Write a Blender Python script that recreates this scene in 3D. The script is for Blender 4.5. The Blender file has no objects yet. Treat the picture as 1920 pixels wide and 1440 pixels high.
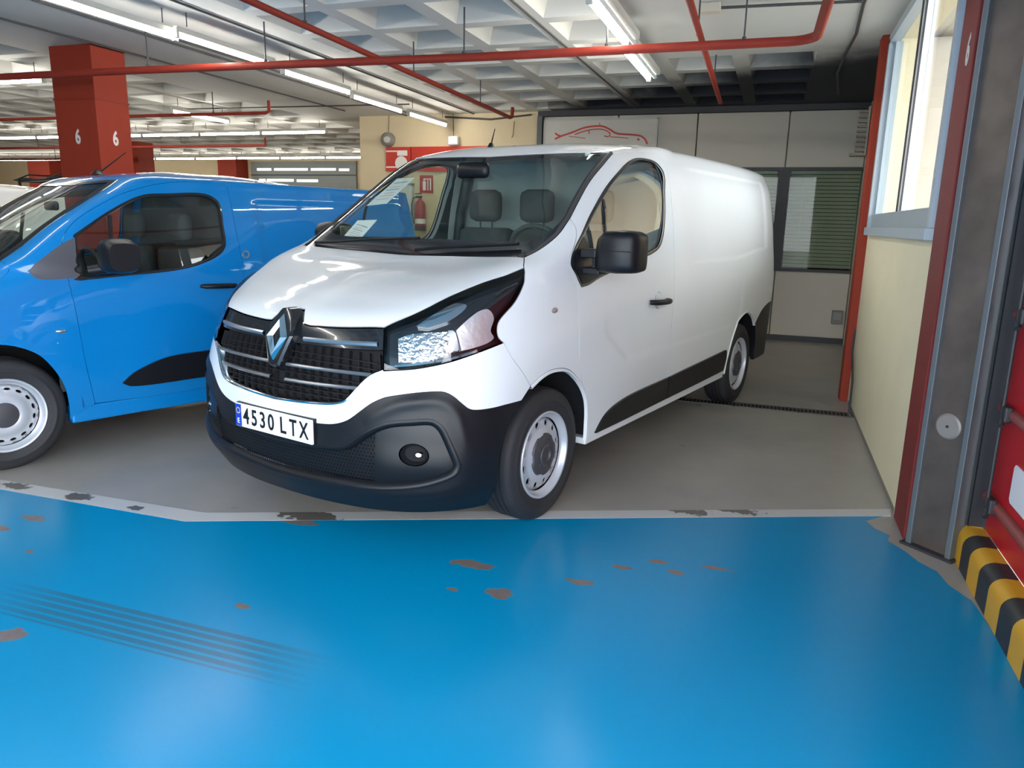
import bpy, bmesh, math, random
import numpy as np
from mathutils import Matrix, Vector
from mathutils.geometry import delaunay_2d_cdt
random.seed(7)
C = bpy.context.scene.collection
SC = bpy.context.scene
PI = math.pi

# ------------------------------------------------------------------ camera, world, light, exposure
cam = bpy.data.cameras.new('camera'); cam_o = bpy.data.objects.new('camera', cam); C.objects.link(cam_o)
cam.sensor_width = 36; cam.lens = 1388.6841/1920*36; cam.clip_start = .05; cam.clip_end = 200
def cam_axes():
    yaw, pitch, roll, phi = 3.7256303, .2166533, .0223676, .2542
    cy, sy, cp, sp = math.cos(yaw), math.sin(yaw), math.cos(pitch), math.sin(pitch)
    f = np.array([cy*cp, sy*cp, -sp]); r = np.array([sy, -cy, 0]); u = np.cross(r, f)
    cr, sr = math.cos(roll), math.sin(roll)
    r, u = cr*r+sr*u, -sr*r+cr*u
    s, co = math.sin(phi), math.cos(phi)
    M = np.array([[-s, co, 0], [-co, -s, 0], [0, 0, 1]])
    return M@r, M@u, M@f
_r, _u, _f = cam_axes()
cam_o.matrix_world = Matrix(((_r[0], _u[0], -_f[0], 0), (_r[1], _u[1], -_f[1], 0), (_r[2], _u[2], -_f[2], 1.4486), (0, 0, 0, 1)))
SC.camera = cam_o
SC.view_settings.view_transform = 'Standard'; SC.view_settings.look = 'None'
SC.view_settings.gamma = 1; SC.view_settings.use_curve_mapping = False
SC.view_settings.exposure = 1.05
W = bpy.data.worlds.new('sky'); SC.world = W; W.use_nodes = True
bg = W.node_tree.nodes['Background']; bg.inputs[0].default_value = (.90, .95, 1.0, 1); bg.inputs[1].default_value = 5.0
TUBE_E = 27.0

# ------------------------------------------------------------------ materials
MATS = {}
def mat(name, col, rough=.5, metal=0, spec=.5, coat=0, bump=0, bscale=40, var=.06, vscale=6, emit=None, estr=0, trans=0):
    if name in MATS: return MATS[name]
    m = bpy.data.materials.new(name); m.use_nodes = True; MATS[name] = m
    nt = m.node_tree; b = nt.nodes['Principled BSDF']; N = nt.nodes.new; L = nt.links.new
    b.inputs['Roughness'].default_value = rough; b.inputs['Metallic'].default_value = metal
    b.inputs['Specular IOR Level'].default_value = spec; b.inputs['Coat Weight'].default_value = coat
    b.inputs['Coat Roughness'].default_value = .03
    tc = N('ShaderNodeTexCoord'); no = N('ShaderNodeTexNoise'); no.inputs['Scale'].default_value = vscale; no.inputs['Detail'].default_value = 4
    L(tc.outputs['Object'], no.inputs['Vector'])
    mx = N('ShaderNodeMix'); mx.data_type = 'RGBA'
    mx.inputs['A'].default_value = (*[c*(1-var) for c in col], 1); mx.inputs['B'].default_value = (*[min(1, c*(1+var)) for c in col], 1)
    L(no.outputs['Fac'], mx.inputs['Factor']); L(mx.outputs['Result'], b.inputs['Base Color'])
    if bump:
        n2 = N('ShaderNodeTexNoise'); n2.inputs['Scale'].default_value = bscale; n2.inputs['Detail'].default_value = 3
        L(tc.outputs['Object'], n2.inputs['Vector'])
        bp = N('ShaderNodeBump'); bp.inputs['Strength'].default_value = bump; bp.inputs['Distance'].default_value = .01
        L(n2.outputs['Fac'], bp.inputs['Height']); L(bp.outputs['Normal'], b.inputs['Normal'])
    if emit: b.inputs['Emission Color'].default_value = (*emit, 1); b.inputs['Emission Strength'].default_value = estr
    return m
def glassmat(name, tint, rough=0.0, boost=1.0):
    if name in MATS: return MATS[name]
    m = bpy.data.materials.new(name); m.use_nodes = True; MATS[name] = m
    nt = m.node_tree; nt.nodes.clear(); N = nt.nodes.new; L = nt.links.new
    o = N('ShaderNodeOutputMaterial'); t = N('ShaderNodeBsdfTransparent'); g = N('ShaderNodeBsdfGlossy'); x = N('ShaderNodeMixShader'); fr = N('ShaderNodeFresnel'); ge = N('ShaderNodeNewGeometry'); io = N('ShaderNodeMapRange'); io.inputs['To Min'].default_value = 1.5; io.inputs['To Max'].default_value = 1/1.5
    L(ge.outputs['Backfacing'], io.inputs['Value']); L(io.outputs[0], fr.inputs[0])
    t.inputs[0].default_value = (*tint, 1); g.inputs['Roughness'].default_value = rough
    mu = N('ShaderNodeMath'); mu.operation = 'MULTIPLY'; mu.use_clamp = True; mu.inputs[1].default_value = boost
    L(fr.outputs[0], mu.inputs[0]); L(mu.outputs[0], x.inputs[0]); L(t.outputs[0], x.inputs[1]); L(g.outputs[0], x.inputs[2]); L(x.outputs[0], o.inputs[0])
    return m
WHITE = mat('white_car_paint', (.71, .74, .77), .45, spec=.12, coat=1, var=.01)
BLUE = mat('blue_car_paint', (.0, .175, .49), .45, spec=.12, coat=1, var=.03)
WHITE2 = mat('plain_white_car_paint', (.78, .78, .78), .45, spec=.12, coat=1, var=.01)
BLKP = mat('black_textured_plastic', (.007, .008, .011), .36, spec=.30, bump=.10, bscale=900, var=.15)
BLKG = mat('gloss_black_plastic', (.012, .013, .016), .16, coat=.6, var=.1)
GREYP = mat('dark_grey_plastic', (.045, .043, .05), .5, bump=.1, bscale=700)
RUB = mat('tyre_rubber', (.018, .018, .022), .62, bump=.3, bscale=300, var=.2)
VOID = mat('dark_cavity', (.004, .004, .006), .9)
RIM = mat('silver_steel_rim', (.50, .52, .57), .33, metal=.35, var=.04)
CHROME = mat('chrome', (.85, .86, .88), .07, metal=1, var=.02)
SILV = mat('satin_silver', (.55, .57, .6), .28, metal=.9)
GLASS = glassmat('windscreen_glass', (.84, .94, .88), 0, 1.1)
GLASSD = glassmat('side_glass', (.90, .96, .92), 0, 2.4)
LENS = glassmat('headlamp_lens', (.93, .95, .97), 0, 1.3)
SEAT = mat('dark_seat_fabric', (.05, .058, .065), .9, bump=.3, bscale=500)
DASH = mat('dark_dashboard', (.035, .042, .045), .55, bump=.2, bscale=500)
LINER = mat('grey_cabin_lining', (.30, .34, .36), .8)
PAPER = mat('white_paper', (.78, .77, .82), .7)
BLKD = mat('smooth_black_plastic', (.005, .006, .008), .30, spec=.3, var=.1)
FIN = mat('dull_black_fins', (.010, .010, .012), .65, spec=.2)
INK = mat('grey_ink', (.25, .22, .26), .8)
INKR = mat('pale_red_ink', (.65, .42, .44), .8)

# ------------------------------------------------------------------ basic builders
def link(o, parent=None):
    C.objects.link(o)
    if parent is not None: o.parent = parent
    return o
def obj(name, bm, m, parent=None, smooth=None, label=None):
    me = bpy.data.meshes.new(name)
    if isinstance(bm, tuple): me.from_pydata(bm[0], [], bm[1])
    else: bm.to_mesh(me); bm.free()
    me.materials.append(m)
    o = bpy.data.objects.new(name, me); link(o, parent)
    if smooth is not None:
        me.shade_smooth()
        if smooth < 179:
            try: me.set_sharp_from_angle(angle=math.radians(smooth))
            except Exception: pass
    if label: o['label'] = label
    return o
def thing(name, label, cat, loc=(0, 0, 0), rotz=0, group=None):
    o = bpy.data.objects.new(name, None); C.objects.link(o); o.location = loc; o.rotation_euler = (0, 0, rotz)
    o.empty_display_size = .1
    o['label'] = label; o['category'] = cat
    if group: o['group'] = group
    return o
def tag(o, label, cat, group=None):
    o['label'] = label; o['category'] = cat
    if group: o['group'] = group
    return o
def struct(o): o['kind'] = 'structure'; return o
def dup(root, loc, rotz=None, label=None, group=None):
    r = root.copy(); C.objects.link(r); r.location = loc
    if rotz is not None: r.rotation_euler = (0, 0, rotz)
    if label: r['label'] = label
    if group: r['group'] = group
    for ch in list(root.children):
        c = ch.copy(); C.objects.link(c); c.parent = r
        for g in list(ch.children):
            d = g.copy(); C.objects.link(d); d.parent = c
    return r
def nb(): return bmesh.new()
def box(bm, x0, x1, y0, y1, z0, z1, bev=0, M=None):
    v = [bm.verts.new((x, y, z)) for x in (x0, x1) for y in (y0, y1) for z in (z0, z1)]
    fs = [bm.faces.new([v[i] for i in q]) for q in ((0, 1, 3, 2), (4, 6, 7, 5), (0, 4, 5, 1), (2, 3, 7, 6), (0, 2, 6, 4), (1, 5, 7, 3))]
    if bev:
        es = list({e for f in fs for e in f.edges})
        r = bmesh.ops.bevel(bm, geom=es, offset=bev, segments=2, affect='EDGES', profile=.5)
        v = list({x for f in r['faces'] for x in f.verts} | {x for x in v if x.is_valid})
    if M is not None: bmesh.ops.transform(bm, matrix=M, verts=v)
    return bm
def boxo(name, x0, x1, y0, y1, z0, z1, m, parent=None, bev=0, **k): return obj(name, box(nb(), x0, x1, y0, y1, z0, z1, bev), m, parent, **k)
def prism(bm, pts, axis, a, b):
    """extrude a 2-D outline along an axis from a to b"""
    def P(p, t):
        return {'x': (t, p[0], p[1]), 'y': (p[0], t, p[1]), 'z': (p[0], p[1], t)}[axis]
    A = [bm.verts.new(P(p, a)) for p in pts]; B = [bm.verts.new(P(p, b)) for p in pts]; n = len(pts)
    bm.faces.new(A); bm.faces.new(B[::-1])
    for i in range(n): bm.faces.new((A[i], B[i], B[(i+1) % n], A[(i+1) % n]))
    bmesh.ops.recalc_face_normals(bm, faces=bm.faces)
    return bm
def tube(bm, pts, r, n=10, cap=True):
    pts = [Vector(p) for p in pts]; rings = []
    rs = r if isinstance(r, (list, tuple)) else [r]*len(pts)
    T0 = (pts[1]-pts[0]).normalized(); up = Vector((0, 0, 1)) if abs(T0.z) < .9 else Vector((1, 0, 0))
    X = T0.cross(up).normalized()
    for i, p in enumerate(pts):
        t = ((pts[min(i+1, len(pts)-1)]-pts[max(i-1, 0)])).normalized()
        X = (X-t*X.dot(t)).normalized(); Y = t.cross(X)
        rings.append([bm.verts.new(p+(X*math.cos(a)+Y*math.sin(a))*rs[i]) for a in [2*PI*k/n for k in range(n)]])
    for A, B in zip(rings, rings[1:]):
        for k in range(n): bm.faces.new((A[k], A[(k+1) % n], B[(k+1) % n], B[k]))
    if cap: bm.faces.new(rings[0][::-1]); bm.faces.new(rings[-1])
    return bm
def lathe(bm, prof, n=48, axis='y', c=(0, 0, 0)):
    """prof: (radius, height) ; revolve about axis"""
    rings = []
    for r, h in prof:
        if r < 1e-5:
            p = (0, h, 0) if axis == 'y' else (0, 0, h)
            rings.append([bm.verts.new((p[0]+c[0], p[1]+c[1], p[2]+c[2]))])
        else:
            ring = []
            for k in range(n):
                a = 2*PI*k/n
                p = (r*math.cos(a), h, r*math.sin(a)) if axis == 'y' else (r*math.cos(a), r*math.sin(a), h)
                ring.append(bm.verts.new((p[0]+c[0], p[1]+c[1], p[2]+c[2])))
            rings.append(ring)
    for A, B in zip(rings, rings[1:]):
        if len(A) == 1 and len(B) == 1: continue
        for k in range(n):
            k2 = (k+1) % n
            if len(A) == 1: bm.faces.new((A[0], B[k2], B[k]))
            elif len(B) == 1: bm.faces.new((A[k], A[k2], B[0]))
            else: bm.faces.new((A[k], A[k2], B[k2], B[k]))
    bmesh.ops.recalc_face_normals(bm, faces=bm.faces)
    return bm
def text(name, s, m, parent, M, size=.1, sx=1.0, depth=.0008, bold=0):
    cu = bpy.data.curves.new(name, 'FONT'); cu.body = s; cu.size = size; cu.align_x = 'CENTER'; cu.align_y = 'CENTER'; cu.extrude = depth; cu.resolution_u = 4; cu.offset = bold
    to = bpy.data.objects.new(name+'_tmp', cu); C.objects.link(to)
    bpy.context.view_layer.update()
    me = bpy.data.meshes.new_from_object(to.evaluated_get(bpy.context.evaluated_depsgraph_get()))
    C.objects.unlink(to); bpy.data.objects.remove(to)
    me.name = name
    me.transform(M@Matrix.Diagonal((sx, 1, 1, 1))); me.materials.clear(); me.materials.append(m)
    o = bpy.data.objects.new(name, me); return link(o, parent)

# ------------------------------------------------------------------ body surface: a spline net over the left half of a vehicle
def c2(K, Y, x):
    n = len(K); h = np.diff(K); A = np.zeros((n, n)); B = np.zeros((n,)+Y.shape[1:])
    for i in range(1, n-1):
        A[i, i-1] = h[i-1]; A[i, i] = 2*(h[i-1]+h[i]); A[i, i+1] = h[i]
        B[i] = 6*((Y[i+1]-Y[i])/h[i]-(Y[i]-Y[i-1])/h[i-1])
    A[0, 0] = 1; A[-1, -1] = 1
    A0 = A.copy(); A0[0, 0] = 2*h[0]; A0[0, 1] = h[0]; B0 = B.copy(); B0[0] = 6*((Y[1]-Y[0])/h[0])
    M = np.linalg.solve(A0, B0); M[..., 1] = np.linalg.solve(A, B)[..., 1]
    i = np.clip(np.searchsorted(K, x, side='right')-1, 0, n-2)
    a = ((K[i+1]-x)/h[i])[:, None]; b = 1-a; hh = h[i][:, None]
    return a*Y[i]+b*Y[i+1]+((a**3-a)*M[i]+(b**3-b)*M[i+1])*hh**2/6
class Surf:
    def __init__(s, net, disp=None):
        s.UK = np.concatenate([[0], np.cumsum(np.linalg.norm(np.diff(net[5], axis=0), axis=1))])
        s.VK = np.concatenate([[0], np.cumsum(.5*np.linalg.norm(np.diff(net[:, 11], axis=0), axis=1)+.5*np.linalg.norm(np.diff(net[:, 1], axis=0), axis=1))])
        s.disp = disp
        s.us = np.unique(np.concatenate([np.linspace(s.UK[i], s.UK[i+1], 14) for i in range(len(s.UK)-1)]))
        s.G = np.stack([c2(s.UK, r, s.us) for r in net])
        h = np.diff(s.VK); d = np.diff(s.G, axis=0)/h[:, None, None]; T = np.empty_like(s.G); T[0] = d[0]; T[-1] = d[-1]
        for i in range(1, len(s.VK)-1): T[i] = (d[i-1]*h[i]+d[i]*h[i-1])/(h[i]+h[i-1])
        s.T = T
        s.gu, s.gv = np.meshgrid(np.linspace(0, s.UK[-1], 170), np.linspace(0, s.VK[-1], 110))
        s.gP = s.P(s.gu, s.gv)
    def P(s, u, v, nd=False):
        u = np.clip(np.asarray(u, float), 0, s.UK[-1]); v = np.clip(np.asarray(v, float), 0, s.VK[-1])
        i = np.clip(np.searchsorted(s.us, u, side='right')-1, 0, len(s.us)-2); a = ((u-s.us[i])/(s.us[i+1]-s.us[i]))[..., None]
        j = np.clip(np.searchsorted(s.VK, v, side='right')-1, 0, len(s.VK)-2); h = (s.VK[j+1]-s.VK[j])[..., None]; t = (v-s.VK[j])[..., None]/h
        at = lambda A, jj: A[jj, i]*(1-a)+A[jj, i+1]*a
        y0, y1, m0, m1 = at(s.G, j), at(s.G, j+1), at(s.T, j)*h, at(s.T, j+1)*h
        t2 = t*t; t3 = t2*t
        p = (2*t3-3*t2+1)*y0+(t3-2*t2+t)*m0+(-2*t3+3*t2)*y1+(t3-t2)*m1
        if s.disp is not None and not nd: p = s.disp(p)
        return p
    def PN(s, u, v, e=.008):
        u = np.clip(np.asarray(u, float), 0, s.UK[-1]-e); v = np.clip(np.asarray(v, float), e, s.VK[-1]-e)
        u0 = np.maximum(u-e, 0)
        Pu = (s.P(u+e, v)-s.P(u0, v))/(u+e-u0)[..., None]; Pv = (s.P(u, v+e)-s.P(u, v-e))/(2*e)
        N = np.cross(Pu, Pv)
        z = u < 1e-4; N[z, 1] = 0
        N /= np.linalg.norm(N, axis=-1, keepdims=True)+1e-12
        return Pu, Pv, N
    def uv(s, pts):
        pts = np.asarray(pts, float); out = []
        for p in pts:
            d = ((s.gP-p)**2).sum(-1); k = np.unravel_index(np.argmin(d), d.shape); u, v = s.gu[k], s.gv[k]
            for _ in range(12):
                P0 = s.P(np.array([u]), np.array([v]))[0]; a, b, _n = s.PN(np.array([u]), np.array([v]))
                J = np.stack([a[0], b[0]], 1); st = np.linalg.lstsq(J, p-P0, rcond=1e-4)[0]
                st = np.clip(st, -.08, .08); u = float(np.clip(u+st[0], 0, s.UK[-1]-1e-3)); v = float(np.clip(v+st[1], 0, s.VK[-1]-1e-3))
                if abs(st).max() < 1e-5: break
            if abs(p[1]) < 1e-6: u = 0.0
            out.append((u, v))
        return np.array(out)
    # a smooth run of uv points through 3-D points
    def run(s, pts, res=.02, raw=False):
        pts = np.asarray(pts, float)
        if not raw: pts = resample(pts, .06)
        q = s.uv(pts)
        return resample(q, res) if not raw else q
    def path(s, *segs, res=.02):
        out = []
        for g in segs:
            q = s.run(g, res)
            if out and np.abs(out[-1]-q[0]).max() < 1e-3: q = q[1:]
            out += list(q)
        if np.abs(out[0]-out[-1]).max() < 1e-3: out = out[:-1]
        return np.array(out)
    def shift(s, poly, d, closed=True, keep0=True):
        """move a uv line sideways on the surface by d metres (positive = to the left of travel)"""
        n = len(poly); P = s.P(poly[:, 0], poly[:, 1]); Pu, Pv, N = s.PN(poly[:, 0], poly[:, 1])
        if closed: T1 = np.roll(P, -1, 0)-P; T0 = P-np.roll(P, 1, 0)
        else:
            T1 = np.vstack([P[1:]-P[:-1], P[-1:]-P[-2:-1]]); T0 = np.vstack([P[1:2]-P[:1], P[1:]-P[:-1]])
        if keep0:
            z = poly[:, 0] < 1e-4
            for i in range(n):
                if z[i]:
                    if z[(i+1) % n]: T1[i] = T0[i] if not z[i-1] else T1[i]
                    if z[i-1]: T0[i] = T1[i] if not z[(i+1) % n] else T0[i]
        n1 = np.cross(N, T1); n1 /= np.linalg.norm(n1, axis=1, keepdims=True)+1e-9
        n0 = np.cross(N, T0); n0 /= np.linalg.norm(n0, axis=1, keepdims=True)+1e-9
        I = n0+n1; I /= np.linalg.norm(I, axis=1, keepdims=True)+1e-9
        c = np.clip((I*n1).sum(1, keepdims=True), .55, 1); I = I/c*(np.asarray(d).reshape(-1, 1) if np.ndim(d) else d)
        out = poly.copy()
        for i in range(n):
            J = np.stack([Pu[i], Pv[i]], 1); st = np.linalg.lstsq(J, I[i], rcond=1e-3)[0]
            if keep0 and poly[i, 0] < 1e-4: st[0] = 0
            out[i] += st
        out[:, 0] = np.clip(out[:, 0], 0, None)
        return out
def resample(q, res):
    q = np.asarray(q, float)
    if len(q) < 2: return q
    if len(q) > 2:
        k = np.concatenate([[0], np.cumsum(np.sqrt(np.linalg.norm(np.diff(q, axis=0), axis=1)+1e-9))])
        T = np.empty_like(q); d = np.diff(q, axis=0)/np.diff(k)[:, None]
        T[0] = d[0]; T[-1] = d[-1]; h = np.diff(k)
        for i in range(1, len(k)-1): T[i] = (d[i-1]*h[i]+d[i]*h[i-1])/(h[i]+h[i-1])
        out = [q[0]]
        for i in range(len(q)-1):
            L = np.linalg.norm(q[i+1]-q[i]); n = max(1, int(math.ceil(L/res)))
            for j in range(1, n+1):
                t = j/n; t2 = t*t; t3 = t2*t
                out.append((2*t3-3*t2+1)*q[i]+(t3-2*t2+t)*T[i]*h[i]+(-2*t3+3*t2)*q[i+1]+(t3-t2)*T[i+1]*h[i])
        return np.array(out)
    n = max(1, int(math.ceil(np.linalg.norm(q[1]-q[0])/res))); t = np.linspace(0, 1, n+1)[:, None]
    return q[0]*(1-t)+q[1]*t
def inside(poly, p):
    x, y = p[:, 0], p[:, 1]; r = np.zeros(len(p), bool); n = len(poly); j = n-1
    for i in range(n):
        xi, yi = poly[i]; xj, yj = poly[j]
        c = ((yi > y) != (yj > y)) & (x < (xj-xi)*(y-yi)/((yj-yi) if abs(yj-yi) > 1e-12 else 1e-12)+xi); r ^= c; j = i
    return r
def area(p): return .5*float(np.sum(p[:, 0]*np.roll(p[:, 1], -1)-np.roll(p[:, 0], -1)*p[:, 1]))
def triang(poly, holes, res):
    mn, mx = poly.min(0), poly.max(0)
    gx, gy = np.meshgrid(np.arange(mn[0]+res*.5, mx[0], res), np.arange(mn[1]+res*.5, mx[1], res))
    gx[1::2] += res*.5; g = np.stack([gx.ravel(), gy.ravel()], 1)
    loops = [poly]+list(holes)
    k = inside(poly, g)
    for h in holes: k &= ~inside(h, g)
    g = g[k]; B = np.vstack(loops)
    if len(g):
        keep = np.ones(len(g), bool)
        for b0 in range(0, len(g), 4000):
            d = ((g[b0:b0+4000, None]-B[None])**2).sum(-1).min(1); keep[b0:b0+4000] = d > (res*.45)**2
        g = g[keep]
    verts = [Vector(map(float, p)) for p in np.vstack([B, g])]
    edges = []; s0 = 0
    for l in loops:
        n = len(l); edges += [(s0+i, s0+(i+1) % n) for i in range(n)]; s0 += n
    vo, eo, fo, *_ = delaunay_2d_cdt(verts, edges, [], 0, 1e-6)
    V = np.array([[v.x, v.y] for v in vo]); F = np.array([f for f in fo if len(f) == 3])
    c = V[F].mean(1); k = inside(poly, c)
    for h in holes: k &= ~inside(h, c)
    F = F[k]
    a = V[F]; cr = (a[:, 1, 0]-a[:, 0, 0])*(a[:, 2, 1]-a[:, 0, 1])-(a[:, 1, 1]-a[:, 0, 1])*(a[:, 2, 0]-a[:, 0, 0])
    F[cr < 0] = F[cr < 0][:, ::-1]
    return V, F
def nmesh(name, V, F, N, m, parent=None, label=None):
    me = bpy.data.meshes.new(name); me.from_pydata([tuple(map(float, v)) for v in V], [], [tuple(map(int, f)) for f in F]); me.materials.append(m)
    me.shade_smooth(); me.validate()
    if N is not None and len(me.vertices) == len(N): me.normals_split_custom_set_from_vertices([tuple(map(float, n)) for n in N])
    o = bpy.data.objects.new(name, me); link(o, parent)
    if label: o['label'] = label
    return o
def panel(S, name, poly, m, parent, off=0.0, flange=.012, holes=(), gap=.002, res=.035, side='L', label=None, hf=None, hflange=None, fit=None):
    """a skin panel cut from the body surface; side L, R or B (both halves joined on the centre line)"""
    if area(poly) < 0: poly = poly[::-1]
    holes = [h if area(h) < 0 else h[::-1] for h in holes]
    if gap: poly = S.shift(poly, gap); holes = [S.shift(h, gap) for h in holes]
    V, F = triang(poly, holes, res)
    P = S.P(V[:, 0], V[:, 1]); _, _, N = S.PN(V[:, 0], V[:, 1])
    o_ = off if hf is None else off+hf(P)
    P = P+N*(np.asarray(o_)[:, None] if np.ndim(o_) else o_)
    if fit is not None: # smooth sheet: least-squares polynomial through the cut surface
        a, b, c_ = fit; d = 3
        q = np.stack([P[:, a]**i*P[:, b]**j for i in range(d+1) for j in range(d+1-i)], 1); k = np.linalg.lstsq(q, P[:, c_], rcond=None)[0]; P[:, c_] = q@k
        ij = [(i, j) for i in range(d+1) for j in range(d+1-i)]
        ga = sum(kk*i*P[:, a]**max(i-1, 0)*P[:, b]**j for kk, (i, j) in zip(k, ij)); gb = sum(kk*j*P[:, a]**i*P[:, b]**max(j-1, 0) for kk, (i, j) in zip(k, ij))
        n2 = np.zeros_like(N); n2[:, c_] = 1; n2[:, a] = -ga; n2[:, b] = -gb; n2 /= np.linalg.norm(n2, axis=1, keepdims=True); N = n2*np.sign((n2*N).sum(1, keepdims=True))
        z0 = V[:, 0] < 1e-4; P[z0, 1] = 0
    if hf is not None: # normals follow the modelled relief
        fn = np.cross(P[F[:, 1]]-P[F[:, 0]], P[F[:, 2]]-P[F[:, 0]]); N2 = np.zeros_like(P)
        for k in range(3): np.add.at(N2, F[:, k], fn)
        N2 /= np.linalg.norm(N2, axis=1, keepdims=True)+1e-12; ed = V[:, 0] < .02; N = np.where(ed[:, None], N, N2)
    AV = [P]; AN = [N]; AF = [F]; base = len(P)
    for li, l in enumerate([poly]+list(holes)):
        fl = flange if li == 0 or hflange is None else hflange
        if not fl: continue
        p = S.P(l[:, 0], l[:, 1]); _, _, nn = S.PN(l[:, 0], l[:, 1])
        oo = off if hf is None else off+hf(p)
        p = p+nn*(np.asarray(oo)[:, None] if np.ndim(oo) else oo)
        q = p-nn*fl; n = len(l); T = np.roll(p, -1, 0)-np.roll(p, 1, 0); out = np.cross(T, nn); out /= np.linalg.norm(out, axis=1, keepdims=True)+1e-9
        AV += [p, q]; AN += [out, out]
        f = [(base+i, base+n+i, base+n+(i+1) % n, base+(i+1) % n) for i in range(n) if not (abs(p[i, 1]) < 1e-4 and abs(p[(i+1) % n, 1]) < 1e-4)]
        AF.append(f); base += 2*n
    V = np.vstack(AV); N = np.vstack(AN); F = [tuple(f) for g in AF for f in g]
    if side == 'R': V = V*[1, -1, 1]; N = N*[1, -1, 1]; F = [f[::-1] for f in F]
    if side == 'B':
        n = len(V); z = np.abs(V[:, 1]) < 1e-4; V[z, 1] = 0
        N[z, 1] = 0
        idx = np.where(z, np.arange(n), np.arange(n)+n); F = F+[tuple(int(idx[k]) for k in f[::-1]) for f in F]
        V = np.vstack([V, V*[1, -1, 1]]); N = np.vstack([N, N*[1, -1, 1]])
    return nmesh(name, V, F, N, m, parent, label)
def strip(S, name, line, prof, m, parent, closed=False, side='L', label=None, smooth=40, w=None):
    """sweep a profile of (sideways, height) pairs along a line on the body"""
    if side == 'B':
        a = strip(S, name, line, prof, m, parent, closed, 'L', label, smooth); strip(S, name, line, prof, m, parent, closed, 'R', label, smooth); return a
    rings = []
    for d, h in prof:
        q = S.shift(line, d, closed, keep0=False) if d else line
        P = S.P(q[:, 0], q[:, 1]); _, _, N = S.PN(q[:, 0], q[:, 1]); rings.append(P+N*h)
    R = np.stack(rings); nr, n, _ = R.shape; V = R.reshape(-1, 3); F = []
    for r in range(nr-1):
        for i in range(n if closed else n-1):
            i2 = (i+1) % n; F.append((r*n+i, r*n+i2, (r+1)*n+i2, (r+1)*n+i))
    if side == 'R': V = V*[1, -1, 1]; F = [f[::-1] for f in F]
    if side == 'B': k = len(V); F = F+[tuple(a+k for a in f[::-1]) for f in F]; V = np.vstack([V, V*[1, -1, 1]])
    bm = nb(); vs = [bm.verts.new(v) for v in V]
    for f in F: bm.faces.new([vs[a] for a in f])
    bmesh.ops.remove_doubles(bm, verts=bm.verts, dist=1e-5)
    return obj(name, bm, m, parent, smooth=smooth, label=label)

def sst(a, b, x): t = np.clip((x-a)/(b-a), 0, 1); return t*t*(3-2*t)
SILVD = mat('dark_satin_bar', (.30, .31, .33), .3, metal=.8)
# ================================================================== ROOM
CREAM = mat('cream_wall_paint', (.62, .51, .33), .75, var=.05, bump=.15, bscale=60)
CREAM2 = mat('pale_cream_wall_paint', (.74, .67, .47), .7, var=.06, vscale=3, bump=.15, bscale=50)
GREYW = mat('grey_beige_panel', (.54, .51, .44), .6, var=.05, vscale=2)
REDP = mat('brick_red_paint', (.27, .034, .017), .62, spec=.2, var=.08, vscale=3)
PIPE = mat('red_pipe_paint', (.25, .030, .018), .55, spec=.2, var=.1)
MAR = mat('maroon_paint', (.19, .028, .026), .6, spec=.2, var=.1, vscale=3)
DARKM = mat('dark_metal', (.03, .03, .035), .5)
STEEL = mat('brown_grey_steel', (.13, .105, .092), .36, metal=.45, var=.55, vscale=7)
STEELE = mat('grey_steel_edge', (.13, .15, .165), .4, metal=.3, var=.08)
ALU = mat('grey_blue_window_frame', (.36, .42, .47), .4, var=.04)
WFR = mat('white_window_frame', (.75, .78, .80), .4)
LAMPB = mat('white_lamp_body', (.5, .49, .45), .5)
TUBEM = mat('glowing_tube', (.9, .9, .9), .4, emit=(1.0, .96, .87), estr=TUBE_E)
H = 2.92

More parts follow.
